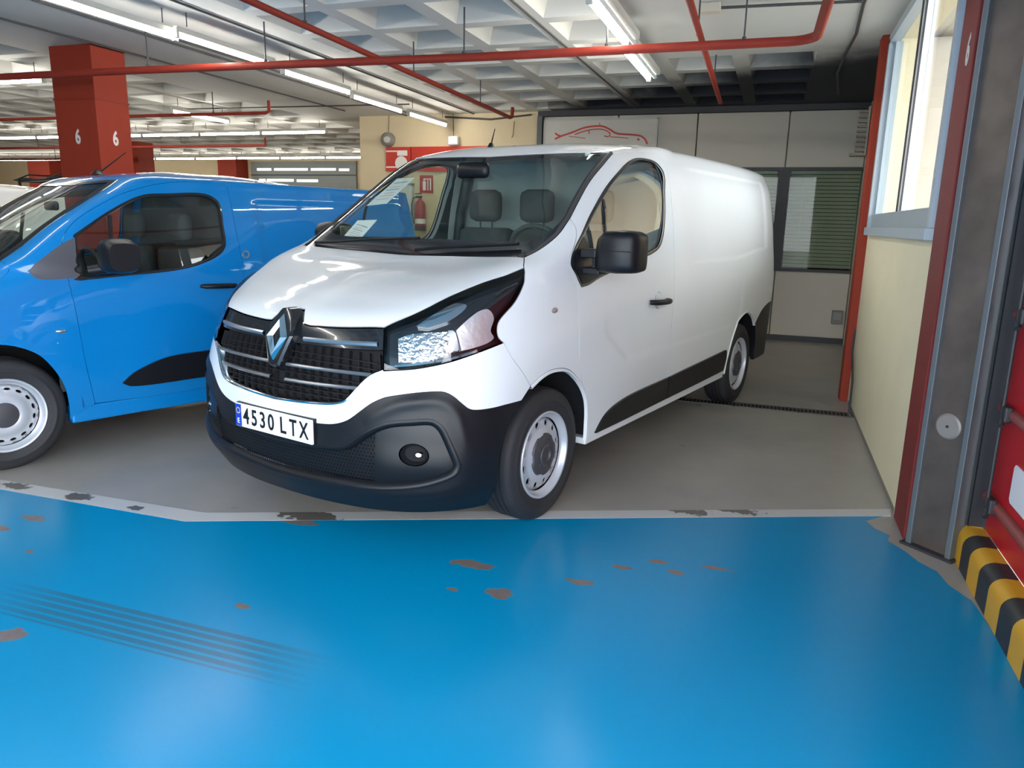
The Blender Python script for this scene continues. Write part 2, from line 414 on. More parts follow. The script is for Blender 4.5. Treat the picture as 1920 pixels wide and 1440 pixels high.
def ceiling_material():
    m = bpy.data.materials.new('ceiling_paint'); m.use_nodes = True; nt = m.node_tree; b = nt.nodes['Principled BSDF']; N = nt.nodes.new; L = nt.links.new
    b.inputs['Roughness'].default_value = .8
    tc = N('ShaderNodeTexCoord'); no = N('ShaderNodeTexNoise'); no.inputs['Scale'].default_value = 1.2; no.inputs['Detail'].default_value = 6; L(tc.outputs['Object'], no.inputs['Vector'])
    base = N('ShaderNodeMix'); base.data_type = 'RGBA'; base.inputs['A'].default_value = (.50, .50, .47, 1); base.inputs['B'].default_value = (.62, .61, .57, 1); L(no.outputs['Fac'], base.inputs['Factor'])
    # near-black colour fading in over the rear right corner
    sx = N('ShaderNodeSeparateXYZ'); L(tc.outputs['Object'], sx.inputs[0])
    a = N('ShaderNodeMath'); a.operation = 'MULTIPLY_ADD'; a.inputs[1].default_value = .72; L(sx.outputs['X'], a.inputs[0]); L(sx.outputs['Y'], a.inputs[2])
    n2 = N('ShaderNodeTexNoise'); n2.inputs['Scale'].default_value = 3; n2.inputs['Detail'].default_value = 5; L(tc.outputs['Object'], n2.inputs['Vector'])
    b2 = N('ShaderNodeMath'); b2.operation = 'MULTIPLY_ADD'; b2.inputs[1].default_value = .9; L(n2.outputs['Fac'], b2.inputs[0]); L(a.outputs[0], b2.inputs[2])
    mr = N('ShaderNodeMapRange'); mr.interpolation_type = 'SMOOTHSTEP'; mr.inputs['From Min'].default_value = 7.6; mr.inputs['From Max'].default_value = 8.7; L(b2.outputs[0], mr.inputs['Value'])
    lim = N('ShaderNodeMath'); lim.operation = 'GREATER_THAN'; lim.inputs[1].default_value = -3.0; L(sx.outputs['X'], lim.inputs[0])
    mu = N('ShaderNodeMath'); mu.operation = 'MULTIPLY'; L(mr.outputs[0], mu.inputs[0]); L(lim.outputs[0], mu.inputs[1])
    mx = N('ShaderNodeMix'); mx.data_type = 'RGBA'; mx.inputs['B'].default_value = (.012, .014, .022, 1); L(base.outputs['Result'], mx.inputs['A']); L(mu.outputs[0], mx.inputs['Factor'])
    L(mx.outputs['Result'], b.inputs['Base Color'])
    return m
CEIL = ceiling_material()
def build_ceiling():
    cells = []
    for j in range(-19, 5):
        x0 = -3.16+.7*j
        if -6.75 < x0 < -3.9: continue
        for i in range(-9, 18):
            y1 = 5.67+.72*i; y0 = y1-.58
            if y0 < -1.4 or y1 > 17.45: continue
            if x0 > -6 and y1 > 10.2: continue
            if x0 > -1.2 and y0 < 7.2: continue
            if x0 > -.1: continue
            cells.append((x0, x0+.56, y0, y1))
    xs = sorted({-24.0, 1.3}|{round(c[0], 4) for c in cells}|{round(c[1], 4) for c in cells}); ys = sorted({-2.4, 17.5}|{round(c[2], 4) for c in cells}|{round(c[3], 4) for c in cells})
    cs = {(round(c[0], 4), round(c[2], 4)) for c in cells}; V = []; F = []; idx = {}
    def v(p):
        k = tuple(round(a, 4) for a in p)
        if k not in idx: idx[k] = len(V); V.append(k)
        return idx[k]
    for a, b in zip(xs, xs[1:]):
        for c, d in zip(ys, ys[1:]):
            if (a, c) in cs:
                i_, u = (.09, .26) if a > -6.2 else (.06, .12)
                B = [v((a, c, H)), v((b, c, H)), v((b, d, H)), v((a, d, H))]; T = [v((a+i_, c+i_, H+u)), v((b-i_, c+i_, H+u)), v((b-i_, d-i_, H+u)), v((a+i_, d-i_, H+u))]
                F.append(T[::-1])
                for k in range(4): F.append((B[k], T[k], T[(k+1) % 4], B[(k+1) % 4]))
            else: F.append((v((a, c, H)), v((a, d, H)), v((b, d, H)), v((b, c, H))))
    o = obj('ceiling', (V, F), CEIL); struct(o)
    boxo('slab', -24.2, 1.5, -2.5, 17.7, H+.27, H+.5, CEIL, o)
    boxo('lintel', -24.2, 1.5, -2.5, -2.4, H-.10, H+.28, CEIL, o)
    return o
build_ceiling()

def floor_materials():
    def base(name):
        m = bpy.data.materials.new(name); m.use_nodes = True; nt = m.node_tree; return m, nt, nt.nodes['Principled BSDF'], nt.nodes.new, nt.links.new
    # grey sealed concrete
    m, nt, b, N, L = base('grey_sealed_concrete')
    tc = N('ShaderNodeTexCoord'); n1 = N('ShaderNodeTexNoise'); n1.inputs['Scale'].default_value = .8; n1.inputs['Detail'].default_value = 8; n1.inputs['Roughness'].default_value = .65; L(tc.outputs['Object'], n1.inputs['Vector'])
    r = N('ShaderNodeValToRGB'); r.color_ramp.elements[0].position = .3; r.color_ramp.elements[0].color = (.26, .25, .235, 1); r.color_ramp.elements[1].position = .7; r.color_ramp.elements[1].color = (.40, .37, .33, 1); L(n1.outputs['Fac'], r.inputs[0])
    n2 = N('ShaderNodeTexNoise'); n2.inputs['Scale'].default_value = 5; n2.inputs['Detail'].default_value = 4; L(tc.outputs['Object'], n2.inputs['Vector'])
    r2 = N('ShaderNodeValToRGB'); r2.color_ramp.elements[0].position = .70; r2.color_ramp.elements[0].color = (0, 0, 0, 1); r2.color_ramp.elements[1].position = .74; r2.color_ramp.elements[1].color = (.6, .6, .6, 1); L(n2.outputs['Fac'], r2.inputs[0])
    mx = N('ShaderNodeMix'); mx.data_type = 'RGBA'; mx.inputs['B'].default_value = (.06, .055, .055, 1); L(r.outputs[0], mx.inputs['A']); L(r2.outputs[0], mx.inputs['Factor']); L(mx.outputs['Result'], b.inputs['Base Color'])
    b.inputs['Roughness'].default_value = .33; bp = N('ShaderNodeBump'); bp.inputs['Strength'].default_value = .12; bp.inputs['Distance'].default_value = .004; L(n1.outputs['Fac'], bp.inputs['Height']); L(bp.outputs[0], b.inputs['Normal'])
    grey = m
    # blue epoxy with chips and tyre scrub marks
    m, nt, b, N, L = base('blue_epoxy_coating')
    tc = N('ShaderNodeTexCoord')
    nz = N('ShaderNodeTexNoise'); nz.inputs['Scale'].default_value = 14; nz.inputs['Detail'].default_value = 5; nz.inputs['Roughness'].default_value = .7; L(tc.outputs['Object'], nz.inputs['Vector'])
    big = N('ShaderNodeTexNoise'); big.inputs['Scale'].default_value = .7; big.inputs['Detail'].default_value = 5; L(tc.outputs['Object'], big.inputs['Vector'])
    bc = N('ShaderNodeMix'); bc.data_type = 'RGBA'; bc.inputs['A'].default_value = (.0, .215, .44, 1); bc.inputs['B'].default_value = (.0, .265, .51, 1); L(big.outputs['Fac'], bc.inputs['Factor'])
    chips = [(-3.242, 2.412, .085, .035), (-3.30, 2.267, .10, .035), (-2.927, 2.14, .035, .018), (-1.773, 2.09, .04, .02), (-1.10, 2.736, .12, .045), (-.90, 2.544, .075, .045), (-1.086, 2.503, .03, .015), (-.35, 3.063, .06, .028), (-.622, 2.754, .09, .03), (-.10, 3.096, .07, .022), (-.266, 2.99, .05, .025), (-2.391, 1.643, .07, .05), (-.043, 3.74, .07, .02), (-2.095, 2.86, .16, .05), (-.50, 2.95, .05, .02)]
    acc = None
    for x, y, rx, ry in chips:
        mp = N('ShaderNodeMapping'); mp.vector_type = 'POINT'; mp.inputs['Location'].default_value = (-x/rx, -y/ry, 0); mp.inputs['Scale'].default_value = (1/rx, 1/ry, 0); L(tc.outputs['Object'], mp.inputs['Vector'])
        ln = N('ShaderNodeVectorMath'); ln.operation = 'LENGTH'; L(mp.outputs[0], ln.inputs[0])
        if acc is None: acc = ln.outputs['Value']
        else:
            mn = N('ShaderNodeMath'); mn.operation = 'MINIMUM'; L(acc, mn.inputs[0]); L(ln.outputs['Value'], mn.inputs[1]); acc = mn.outputs[0]
    ad = N('ShaderNodeMath'); ad.operation = 'MULTIPLY_ADD'; ad.inputs[1].default_value = 2.4; L(nz.outputs['Fac'], ad.inputs[0]); L(acc, ad.inputs[2])
    ch = N('ShaderNodeMapRange'); ch.inputs['From Min'].default_value = 2.02; ch.inputs['From Max'].default_value = 1.92; L(ad.outputs[0], ch.inputs['Value'])
    cc = N('ShaderNodeMix'); cc.data_type = 'RGBA'; cc.inputs['A'].default_value = (.13, .10, .10, 1); cc.inputs['B'].default_value = (.22, .19, .17, 1); L(nz.outputs['Fac'], cc.inputs['Factor'])
    # six parallel tyre scrubs
    mp = N('ShaderNodeMapping'); mp.vector_type = 'TEXTURE'; mp.inputs['Location'].default_value = (-1.75, 1.83, 0); mp.inputs['Rotation'].default_value = (0, 0, .0); L(tc.outputs['Object'], mp.inputs['Vector'])
    s2 = N('ShaderNodeSeparateXYZ'); L(mp.outputs[0], s2.inputs[0])
    wv = N('ShaderNodeMath'); wv.operation = 'SINE'; ml = N('ShaderNodeMath'); ml.operation = 'MULTIPLY'; ml.inputs[1].default_value = 2*PI/.037; L(s2.outputs['Y'], ml.inputs[0]); L(ml.outputs[0], wv.inputs[0])
    wr = N('ShaderNodeMapRange'); wr.inputs['From Min'].default_value = -.75; wr.inputs['From Max'].default_value = -.2; L(wv.outputs[0], wr.inputs['Value'])
    def band(sock, lo, hi, f):
        ab = N('ShaderNodeMapRange'); ab.interpolation_type = 'SMOOTHSTEP'; ab.inputs['From Min'].default_value = lo-f; ab.inputs['From Max'].default_value = lo+f; L(sock, ab.inputs['Value'])
        bb = N('ShaderNodeMapRange'); bb.interpolation_type = 'SMOOTHSTEP'; bb.inputs['From Min'].default_value = hi+f; bb.inputs['From Max'].default_value = hi-f; L(sock, bb.inputs['Value'])
        mm = N('ShaderNodeMath'); mm.operation = 'MULTIPLY'; L(ab.outputs[0], mm.inputs[0]); L(bb.outputs[0], mm.inputs[1]); return mm.outputs[0]
    def mul(a, c):
        mm = N('ShaderNodeMath'); mm.operation = 'MULTIPLY'; L(a, mm.inputs[0])
        if isinstance(c, float): mm.inputs[1].default_value = c
        else: L(c, mm.inputs[1])
        return mm.outputs[0]
    sc = mul(mul(mul(band(s2.outputs['Y'], -.10, .10, .006), band(s2.outputs['X'], -.85, .33, .22)), wr.outputs[0]), .62)
    m1 = N('ShaderNodeMix'); m1.data_type = 'RGBA'; L(bc.outputs['Result'], m1.inputs['A']); m1.inputs['B'].default_value = (.035, .09, .13, 1); L(sc, m1.inputs['Factor'])
    # fine dirt speckle
    sp = N('ShaderNodeTexNoise'); sp.inputs['Scale'].default_value = 60; sp.inputs['Detail'].default_value = 2; L(tc.outputs['Object'], sp.inputs['Vector'])
    sr = N('ShaderNodeMapRange'); sr.inputs['From Min'].default_value = .74; sr.inputs['From Max'].default_value = .78; sr.inputs['To Max'].default_value = .5; L(sp.outputs['Fac'], sr.inputs['Value'])
    m3 = N('ShaderNodeMix'); m3.data_type = 'RGBA'; L(m1.outputs['Result'], m3.inputs['A']); m3.inputs['B'].default_value = (.04, .08, .13, 1); L(sr.outputs[0], m3.inputs['Factor'])
    m2 = N('ShaderNodeMix'); m2.data_type = 'RGBA'; L(m3.outputs['Result'], m2.inputs['A']); L(cc.outputs['Result'], m2.inputs['B']); L(ch.outputs[0], m2.inputs['Factor']); L(m2.outputs['Result'], b.inputs['Base Color'])
    rr = N('ShaderNodeMapRange'); b.inputs['Specular IOR Level'].default_value = .30; rr.inputs['To Min'].default_value = .20; rr.inputs['To Max'].default_value = .34; L(big.outputs['Fac'], rr.inputs['Value'])
    b.inputs['Roughness'].default_value = .25
    bp = N('ShaderNodeBump'); bp.inputs['Strength'].default_value = .05; bp.inputs['Distance'].default_value = .002; L(nz.outputs['Fac'], bp.inputs['Height']); L(bp.outputs[0], b.inputs['Normal'])
    blue = m
    # worn white line
    m, nt, b, N, L = base('worn_white_line')
    tc = N('ShaderNodeTexCoord'); n1 = N('ShaderNodeTexNoise'); n1.inputs['Scale'].default_value = 7; n1.inputs['Detail'].default_value = 6; L(tc.outputs['Object'], n1.inputs['Vector'])
    acc = None
    for x, y, rx, ry in [(-2.05, 2.93, .17, .07), (-3.288, 2.70, .09, .045), (-3.72, 2.69, .10, .04), (-2.90, 2.69, .05, .03), (-.30, 3.72, .12, .05), (-.05, 3.82, .12, .04)]:
        mp = N('ShaderNodeMapping'); mp.inputs['Location'].default_value = (-x/rx, -y/ry, 0); mp.inputs['Scale'].default_value = (1/rx, 1/ry, 0); L(tc.outputs['Object'], mp.inputs['Vector'])
        ln = N('ShaderNodeVectorMath'); ln.operation = 'LENGTH'; L(mp.outputs[0], ln.inputs[0])
        if acc is None: acc = ln.outputs['Value']
        else:
            mn = N('ShaderNodeMath'); mn.operation = 'MINIMUM'; L(acc, mn.inputs[0]); L(ln.outputs['Value'], mn.inputs[1]); acc = mn.outputs[0]
    n3 = N('ShaderNodeTexNoise'); n3.inputs['Scale'].default_value = 25; n3.inputs['Detail'].default_value = 4; L(tc.outputs['Object'], n3.inputs['Vector'])
    ad = N('ShaderNodeMath'); ad.operation = 'MULTIPLY_ADD'; ad.inputs[1].default_value = 2.2; L(n3.outputs['Fac'], ad.inputs[0]); L(acc, ad.inputs[2])
    ch = N('ShaderNodeMapRange'); ch.inputs['From Min'].default_value = 2.1; ch.inputs['From Max'].default_value = 2.0; L(ad.outputs[0], ch.inputs['Value'])
    mx = N('ShaderNodeMix'); mx.data_type = 'RGBA'; mx.inputs['A'].default_value = (.52, .52, .52, 1); mx.inputs['B'].default_value = (.12, .11, .10, 1); L(ch.outputs[0], mx.inputs['Factor']); L(mx.outputs['Result'], b.inputs['Base Color']); b.inputs['Roughness'].default_value = .35
    return grey, blue, m
GREYF, BLUEF, LINEF = floor_materials()
fl = struct(boxo('floor', -24, 1.02, -8, 18, -.2, 0, GREYF))
def flat(name, pts, z0, z1, m, parent): return obj(name, prism(nb(), pts, 'z', z0, z1), m, parent)
flat('blue_coating', [(-24, 2.35), (-3.75, 2.625), (-2.56, 2.648), (.66, 4.03), (.57, 3.93), (.60, 3.84), (.66, 3.77), (.64, 3.70), (.70, 3.60), (.74, 3.50), (.80, 3.42), (.82, 3.30), (.88, 3.18), (.905, 2.9), (.92, 2.4), (1.0, 2.0), (1.0, -8), (-24, -8)], -.01, .0015, BLUEF, fl)
flat('white_line', [(-24, 2.35), (-3.75, 2.625), (-2.56, 2.648), (.70, 4.048), (.714, 4.156), (-2.541, 2.771), (-3.889, 2.728), (-24, 2.47)], -.01, .0022, LINEF, fl)
struct(boxo('floor', 1.02, 14, -8, 18, -.2, -.01, mat('outside_paving', (.30, .30, .29), .8)))
struct(boxo('floor', -24, 14, -30, -8, -.2, -.01, MATS['outside_paving']))

# drain across the bay
t = thing('floor_drain', 'dark slotted drain channel running across the grey floor behind the van', 'drain', (-.6, 6.26, 0))
boxo('channel', -1.6, 1.28, -.075, .075, -.15, .0012, VOID, t)
gm = mat('grate_metal', (.085, .08, .075), .5, metal=.4)
bm = nb()
for k in range(17): box(bm, -.24+k*.0295, -.24+k*.0295+.013, -.064, .064, .0, .005)
box(bm, -.245, .245, -.073, -.062, 0, .006); box(bm, -.245, .245, .062, .073, 0, .006)
g0 = obj('grate', bm, gm, t); g0.location = (-1.34, 0, 0)
for k in range(1, 6): g = g0.copy(); C.objects.link(g); g.parent = t; g.location = (-1.34+k*.5, 0, 0)

# walls
wr = struct(boxo('wall_right', .72, .97, 4.05, 6.78, 0, 1.42, CREAM2))
boxo('wall_pier', .72, .97, 6.66, 6.78, 1.42, H, CREAM2, wr); boxo('wall_head', .72, .97, 4.05, 6.66, 2.86, H, CREAM2, wr)
boxo('dark_skirting_strip', .7185, .722, 4.1, 6.7, 0, .03, mat('dark_base', (.20, .18, .15), .8), wr)  # thin dark strip along the wall foot
struct(boxo('wall_right', .95, 1.2, 6.95, 10.7, 0, H+.3, GREYW))
wb = struct(boxo('wall_back', -6.0, -3.2, 10.235, 10.6, 0, H, CREAM))
struct(boxo('wall_side', -6.0, -5.75, 10.6, 17.5, 0, H, CREAM))
struct(boxo('wall_far', -24, -5.75, 17.5, 17.8, 0, H, CREAM))
struct(boxo('added_near_wall', -24.2, -3.6, -2.6, -2.4, 0, H+.3, CREAM))  # unseen, added to cut daylight coming from behind the camera
struct(boxo('wall_left', -24.3, -24, -2.6, 17.8, 0, H, CREAM))
# panelled partition behind the van
wp = struct(boxo('wall_back', -3.2, 1.2, 10.36, 10.6, 0, .9, GREYW))
boxo('upper_backing', -3.2, 1.2, 10.36, 10.6, 2.16, H, GREYW, wp)
boxo('left_backing', -3.2, -1.06, 10.36, 10.6, .9, 2.16, GREYW, wp)
def wpanel(x0, x1, z0, z1): boxo('wall_panel', x0+.008, x1-.008, 10.235, 10.36, z0, z1, GREYW, wp, bev=.004)
for x0, x1 in ((-3.13, -2.09), (-2.09, -1.06), (-1.06, .05), (.05, .95)):
    wpanel(x0, x1, 2.17, 2.845)
for x0, x1 in ((-3.13, -2.09), (-2.09, -1.06), (-1.06, .05), (.05, .95)): wpanel(x0, x1, .07, .905)
for x0, x1 in ((-3.13, -2.09), (-2.09, -1.06)): wpanel(x0, x1, .905, 2.17)
struct(boxo('baseboard_back', -3.2, .95, 10.215, 10.235, 0, .07, DARKM))
struct(boxo('trim_1', -3.2, .95, 10.19, 10.36, 2.85, H, DARKM))
struct(boxo('trim_2', -3.2, -3.13, 10.16, 10.36, 0, 2.85, mat('grey_post', (.10, .11, .11), .5)))
w1 = struct(boxo('window_1', -.02, .12, 10.225, 10.33, .93, 2.14, DARKM))
bm = nb(); box(bm, -1.06, .95, 10.215, 10.34, 2.14, 2.18); box(bm, -1.06, .95, 10.215, 10.34, .895, .93); box(bm, -1.08, -1.04, 10.22, 10.34, .93, 2.14); obj('window_frame', bm, DARKM, w1)
for x0, x1 in ((-1.04, -.02), (.12, .95)): boxo('pane', x0, x1, 10.262, 10.268, .93, 2.14, glassmat('office_glass', (.84, .88, .83), .0, .35), w1)
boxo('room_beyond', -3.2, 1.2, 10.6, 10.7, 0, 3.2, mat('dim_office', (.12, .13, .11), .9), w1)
SL = mat('grey_green_slat', (.50, .52, .45), .6)
sl = None
for x0, x1, lab in ((-1.03, -.03, 'grey venetian blind behind glass, left of the dark mullion, beside the van'), (.13, .94, 'grey venetian blind behind glass, right of the dark mullion')):
    t = thing('venetian_blind', lab, 'blind', ((x0+x1)/2, 10.31, .95))
    bm = nb(); w = (x1-x0)/2; prism(bm, [(-.013, -.019), (-.011, -.020), (.013, .018), (.011, .019)], 'x', -w, w); s0 = obj('slat', bm, SL, t); s0.location = (0, 0, .02)
    for k in range(1, 26): s_ = s0.copy(); C.objects.link(s_); s_.parent = t; s_.location = (0, 0, .02+k*.046)
    boxo('head_rail', -w, w, -.02, .02, 1.16, 1.19, SL, t)
    for q in (-.6, .6): bm = nb(); tube(bm, [(q*w, -.018, 0), (q*w, -.018, 1.16)], .0015, 5); obj('cord', bm, SL, t)

# window in the right wall
w2 = struct(boxo('window_2', .675, .74, 4.06, 6.66, 1.40, 1.46, ALU, bev=.004))
bm = nb(); box(bm, .69, .76, 4.06, 4.12, 1.46, 2.86); box(bm, .69, .76, 6.60, 6.66, 1.46, 2.86); box(bm, .69, .76, 4.06, 6.66, 2.82, 2.88); obj('window_frame', bm, ALU, w2)
bm = nb(); box(bm, .715, .80, 4.12, 6.60, 1.46, 1.56); box(bm, .73, .78, 4.12, 4.17, 1.5, 2.82); box(bm, .73, .78, 6.55, 6.60, 1.5, 2.82); obj('sash', bm, mat('sash_metal', (.30, .36, .40), .4), w2)
bm = nb(); box(bm, .715, .775, 5.20, 5.30, 1.56, 2.82); obj('sash_stile', bm, WFR, w2)
bm = nb(); box(bm, .71, .735, 5.30, 5.345, 1.56, 2.82); box(bm, .71, .72, 5.19, 5.20, 1.56, 2.82); obj('sash_seal', bm, DARKM, w2)
for y0, y1 in ((4.17, 5.20), (5.345, 6.55)): boxo('pane', .752, .757, y0, y1, 1.56, 2.82, glassmat('clear_window', (.96, .96, .94), 0, .35), w2)
struct(boxo('ceiling', .98, 3.4, 3.8, 7.9, 3.5, 3.6, mat('sky_blocker', (.5, .48, .44), .8)))  # unseen slab, added to keep skylight off the outside wall and window
struct(boxo('wall_outside', 1.0, 9, 7.6, 7.9, 0, 6.0, mat('outside_wall', (.46, .36, .235), .8)))

# pilasters and gate post
def column(name, lab, x0, x1, y0, y1, m, h=H):
    t = thing(name, lab, 'column', ((x0+x1)/2, (y0+y1)/2, 0)); a, b = (x1-x0)/2, (y1-y0)/2
    boxo('shaft', -a, a, -b, b, 0, h, m, t, bev=.006); return t
tn = column('pilaster', 'maroon pilaster with a pale figure 6 high up, beside the steel post', .712, .97, 3.75, 4.045, MAR)
wt = mat('pale_paint_figure', (.62, .60, .58), .7)
def six(parent, M, size=.2): text('painted_figure', '6', wt, parent, M, size, .72, .0006, bold=.006)
M = Matrix(((0, 0, -1, -.1305), (-1, 0, 0, -.05), (0, 1, 0, 2.20), (0, 0, 0, 1))); six(tn, M, .17)
column('pilaster', 'narrow red pilaster at the far end of the cream window wall', .655, .94, 6.785, 6.945, REDP)
t = thing('gate_post', 'brown-grey steel channel post with a round pale disc, in front of the maroon pilaster', 'post', (.822, 3.655, 0), math.atan2(-.142, .152))
bm = nb(); box(bm, -.10, .10, -.02, .065, 0, H-.005); obj('web', bm, STEEL, t)
bm = nb(); box(bm, -.107, -.082, -.045, .065, 0, H-.005, .003); obj('flange', bm, STEELE, t); bm = nb(); box(bm, .082, .107, -.045, .065, 0, H-.005, .003); obj('flange', bm, STEELE, t)
bm = nb(); lathe(bm, [(0, -.030), (.050, -.030), (.058, -.024), (.058, -.018)], 28, c=(0, 0, .60)); obj('round_disc', bm, mat('disc_metal', (.27, .25, .235), .5, metal=.3), t, smooth=35)
bm = nb(); lathe(bm, [(0, -.034), (.006, -.034), (.006, -.028)], 10, c=(0, 0, .60)); obj('disc_screw', bm, DARKM, t)
boxo('foot_plate', -.125, .125, -.06, .07, 0, .012, DARKM, t)
struct(boxo('door_frame_1', .935, 1.06, 3.60, 3.70, 0, H, mat('black_frame', (.012, .014, .02), .6)))

# red folding gate leaf, standing open towards the camera
RG = mat('red_gate_paint', (.52, .010, .018), .35, var=.08); RR_ = mat('faded_red_rail', (.26, .06, .055), .45, var=.15)
t = thing('gate_leaf', 'red ribbed metal gate leaf with faded rails at the right edge', 'gate', (1.0, 3.585, 0))
for k, (z0, z1) in enumerate(((.16, .30), (.335, .70), (.735, 1.10), (1.135, 1.60), (1.635, 2.15), (2.185, 2.85))):
    boxo('gate_panel', -.005, .03, -2.6, 0, z0, z1, RG, t, bev=.006)
for z in (.318, .718, 1.118, 1.618, 2.168):
    bm = nb(); tube(bm, [(-.012, 0, z), (-.012, -2.6, z)], .024, 10); obj('rail', bm, RR_, t, smooth=50)
for z in (.318, .718, 1.118):
    bm = nb(); box(bm, -.05, -.02, -.17, -.09, z-.03, z+.035, .008); tube(bm, [(-.045, -.13, z-.02), (-.055, -.16, z-.045)], .012, 8); obj('hinge_block', bm, DARKM, t)
bm = nb(); tube(bm, [(-.045, -.12, .30), (-.045, -.12, 2.8)], .008, 8); obj('lock_rod', bm, DARKM, t)
bm = nb(); prism(bm, [(-.60, .385), (-.27, .385), (-.255, .40), (-.255, .53), (-.27, .545), (-.60, .545)], 'x', -.010, -.004); obj('blank_label', bm, PAPER, t, label='white rounded blank label')
# striped bumper along its foot
t = thing('striped_bumper', 'yellow and black striped rounded kerb guard at the foot of the red gate', 'bumper', (.972, 3.62, 0))
YEL = mat('yellow_rubber', (.62, .33, .02), .45, var=.1); BLKR = mat('black_rubber', (.025, .025, .028), .5)
ye = [0, -.13, -.26, -.41, -.555, -.71, -.86, -1.005, -1.16, -1.31, -1.46, -1.61, -1.76, -1.91, -2.06, -2.21]
for k, (a, b) in enumerate(zip(ye, ye[1:])):
    prof = [(.02, 0), (.02, .165), (-.02, .165)]+[(-.02-.055*math.sin(q), .11+.055*math.cos(q)) for q in np.linspace(.15, PI/2, 6)]+[(-.075, 0)]
    if k == 0: a = 0
    bm = prism(nb(), prof, 'y', a, b); obj('yellow_band' if k % 2 == 0 else 'black_band', bm, YEL if k % 2 == 0 else BLKR, t, smooth=35)

# columns
t = column('column', 'large brick-red column with white 6 on two faces, behind the blue van', -6.45, -5.95, 5.49, 5.87, REDP)
six(t, Matrix(((1, 0, 0, .0), (0, 0, -1, -.191), (0, 1, 0, 2.12), (0, 0, 0, 1))), .175)
six(t, Matrix(((0, 0, 1, .251), (1, 0, 0, -.0), (0, 1, 0, 2.12), (0, 0, 0, 1))), .175)
bm = nb(); box(bm, -.256, .256, -.196, .196, 2.45, 2.465); obj('paint_band', bm, PIPE, t)
column('column', 'red column just behind and right of the large column marked 6', -13.45, -12.9, 12.85, 13.3, REDP)
column('column', 'distant red column at far left against the cream wall', -20.8, -19.95, 16.6, 17.0, REDP)
column('column', 'distant red column left of the grey shutter', -14.35, -13.75, 17.0, 17.49, REDP)
t = thing('roller_shutter', 'grey shutter with bright horizontal slots in the far wall', 'shutter', (-11.95, 17.45, 0))
bm = nb(); box(bm, -1.65, 1.6, -.03, .03, 0, 2.87); obj('curtain', bm, mat('shutter_grey', (.22, .24, .23), .5), t)
glow = mat('daylit_slot', (.9, .95, .95), .5, emit=(.85, .95, 1), estr=1.1)
for x0, x1, z in ((-1.45, -1.0, 2.66), (-.9, .15, 2.66), (.25, 1.0, 2.66), (1.1, 1.4, 2.65), (-1.4, -1.2, 2.38), (-1.15, -.3, 2.38), (-.2, .45, 2.37), (-1.4, 1.45, 2.05)): boxo('slot', x0, x1, -.035, -.028, z-.03, z+.03, glow, t)
boxo('slot_rail', -1.65, 1.6, -.04, -.03, 2.5, 2.53, DARKM, t)

# ---------------- fluorescent lamps
def lamp(x, y, z, along, lab, grp, L=1.16, twin=False):
    t = thing('fluorescent_lamp', lab, 'lamp', (x, y, z), 0 if along == 'x' else PI/2, grp)
    bm = nb(); tube(bm, [(-L/2, 0, 0), (L/2, 0, 0)], .017, 10); obj('tube', bm, TUBEM, t, smooth=60)
    bm = nb(); prism(bm, [(-.022, .020), (.022, .020), (.018, .062), (-.018, .062)], 'x', -L/2-.02, L/2+.02); obj('batten', bm, LAMPB, t)
    bm = nb(); box(bm, -L/2-.03, -L/2, -.02, .02, -.022, .05, .004); box(bm, L/2, L/2+.03, -.02, .02, -.022, .05, .004); e = obj('end_holders', bm, LAMPB, t); e['kind'] = 'stuff'
    bm = nb(); tube(bm, [(-L/2+.1, 0, .08), (-L/2+.1, 0, H-z)], .004, 5); tube(bm, [(L/2-.1, 0, .08), (L/2-.1, 0, H-z)], .004, 5); e = obj('hangers', bm, DARKM, t); e['kind'] = 'stuff'
    if twin: bm = nb(); tube(bm, [(-L/2, -.06, .01), (L/2, -.06, .01)], .015, 10); obj('unlit_tube', bm, mat('unlit_tube', (.7, .75, .75), .3), t, smooth=60); boxo('second_batten', -L/2, L/2, -.10, -.03, .03, .08, LAMPB, t)
    return t
G1 = 'lamps of the long row over the blue van'
rowy = [(-4.50, -1.0), (-4.48, .2), (-4.46, 1.4), (-4.44, 2.6), (-4.40, 4.26), (-4.315, 5.33), (-4.40, 6.73), (-4.50, 8.10), (-4.50, 9.45)]
where = ['out of frame, nearest the gateway', 'out of frame, second from the gateway', 'out of frame, third from the gateway']+['over the blue van bonnet, cut by the top left edge', 'nearest whole one of the row above the blue van', 'second of the row, ending at the red crosswise pipe', 'third of the row, just beyond the red crosswise pipe', 'fourth of the row, last but one before the cream wall', 'last of the row, reaching the cream wall']
for (x_, y_), w_ in zip(rowy, where): lamp(x_, y_, 2.74, 'y', 'lit fluorescent lamp '+w_, G1, 1.12)
for y, lab in ((5.25, 'twin batten fluorescent lamp above the white van, nearer one of two'), (6.62, 'twin batten fluorescent lamp above the white van, farther one of two')): lamp(-1.165-(y-5.25)*.035, y, 2.74, 'y', lab, None, 1.14, True)
ORD = ['rightmost', 'second from the right', 'third from the right', 'fourth from the right', 'fifth from the right', 'sixth from the right', 'seventh from the right', 'eighth from the right', 'ninth from the right', 'tenth from the right', 'eleventh from the right']
for k in range(6): lamp(-7.35-1.22*k, 10.5, 2.74, 'x', 'lit lamp in the middle crosswise row behind the large column, '+ORD[k], 'lamps of the middle crosswise row')
for k in range(11): lamp(-9.2-1.22*k, 15.2, 2.76, 'x', 'lit lamp in the farthest crosswise row, '+ORD[k], 'lamps of the farthest crosswise row')
lamp(-7.52, 8.65, 2.74, 'y', 'single lit fluorescent lamp to the right of the large column', None, 1.05)
for k in range(3): lamp(-7.75-1.25*k, 6.0, 2.74, 'x', 'lit lamp left of the large column near its top, '+['nearest to it', 'second from it', 'third from it'][k], 'lamps left of the large column')

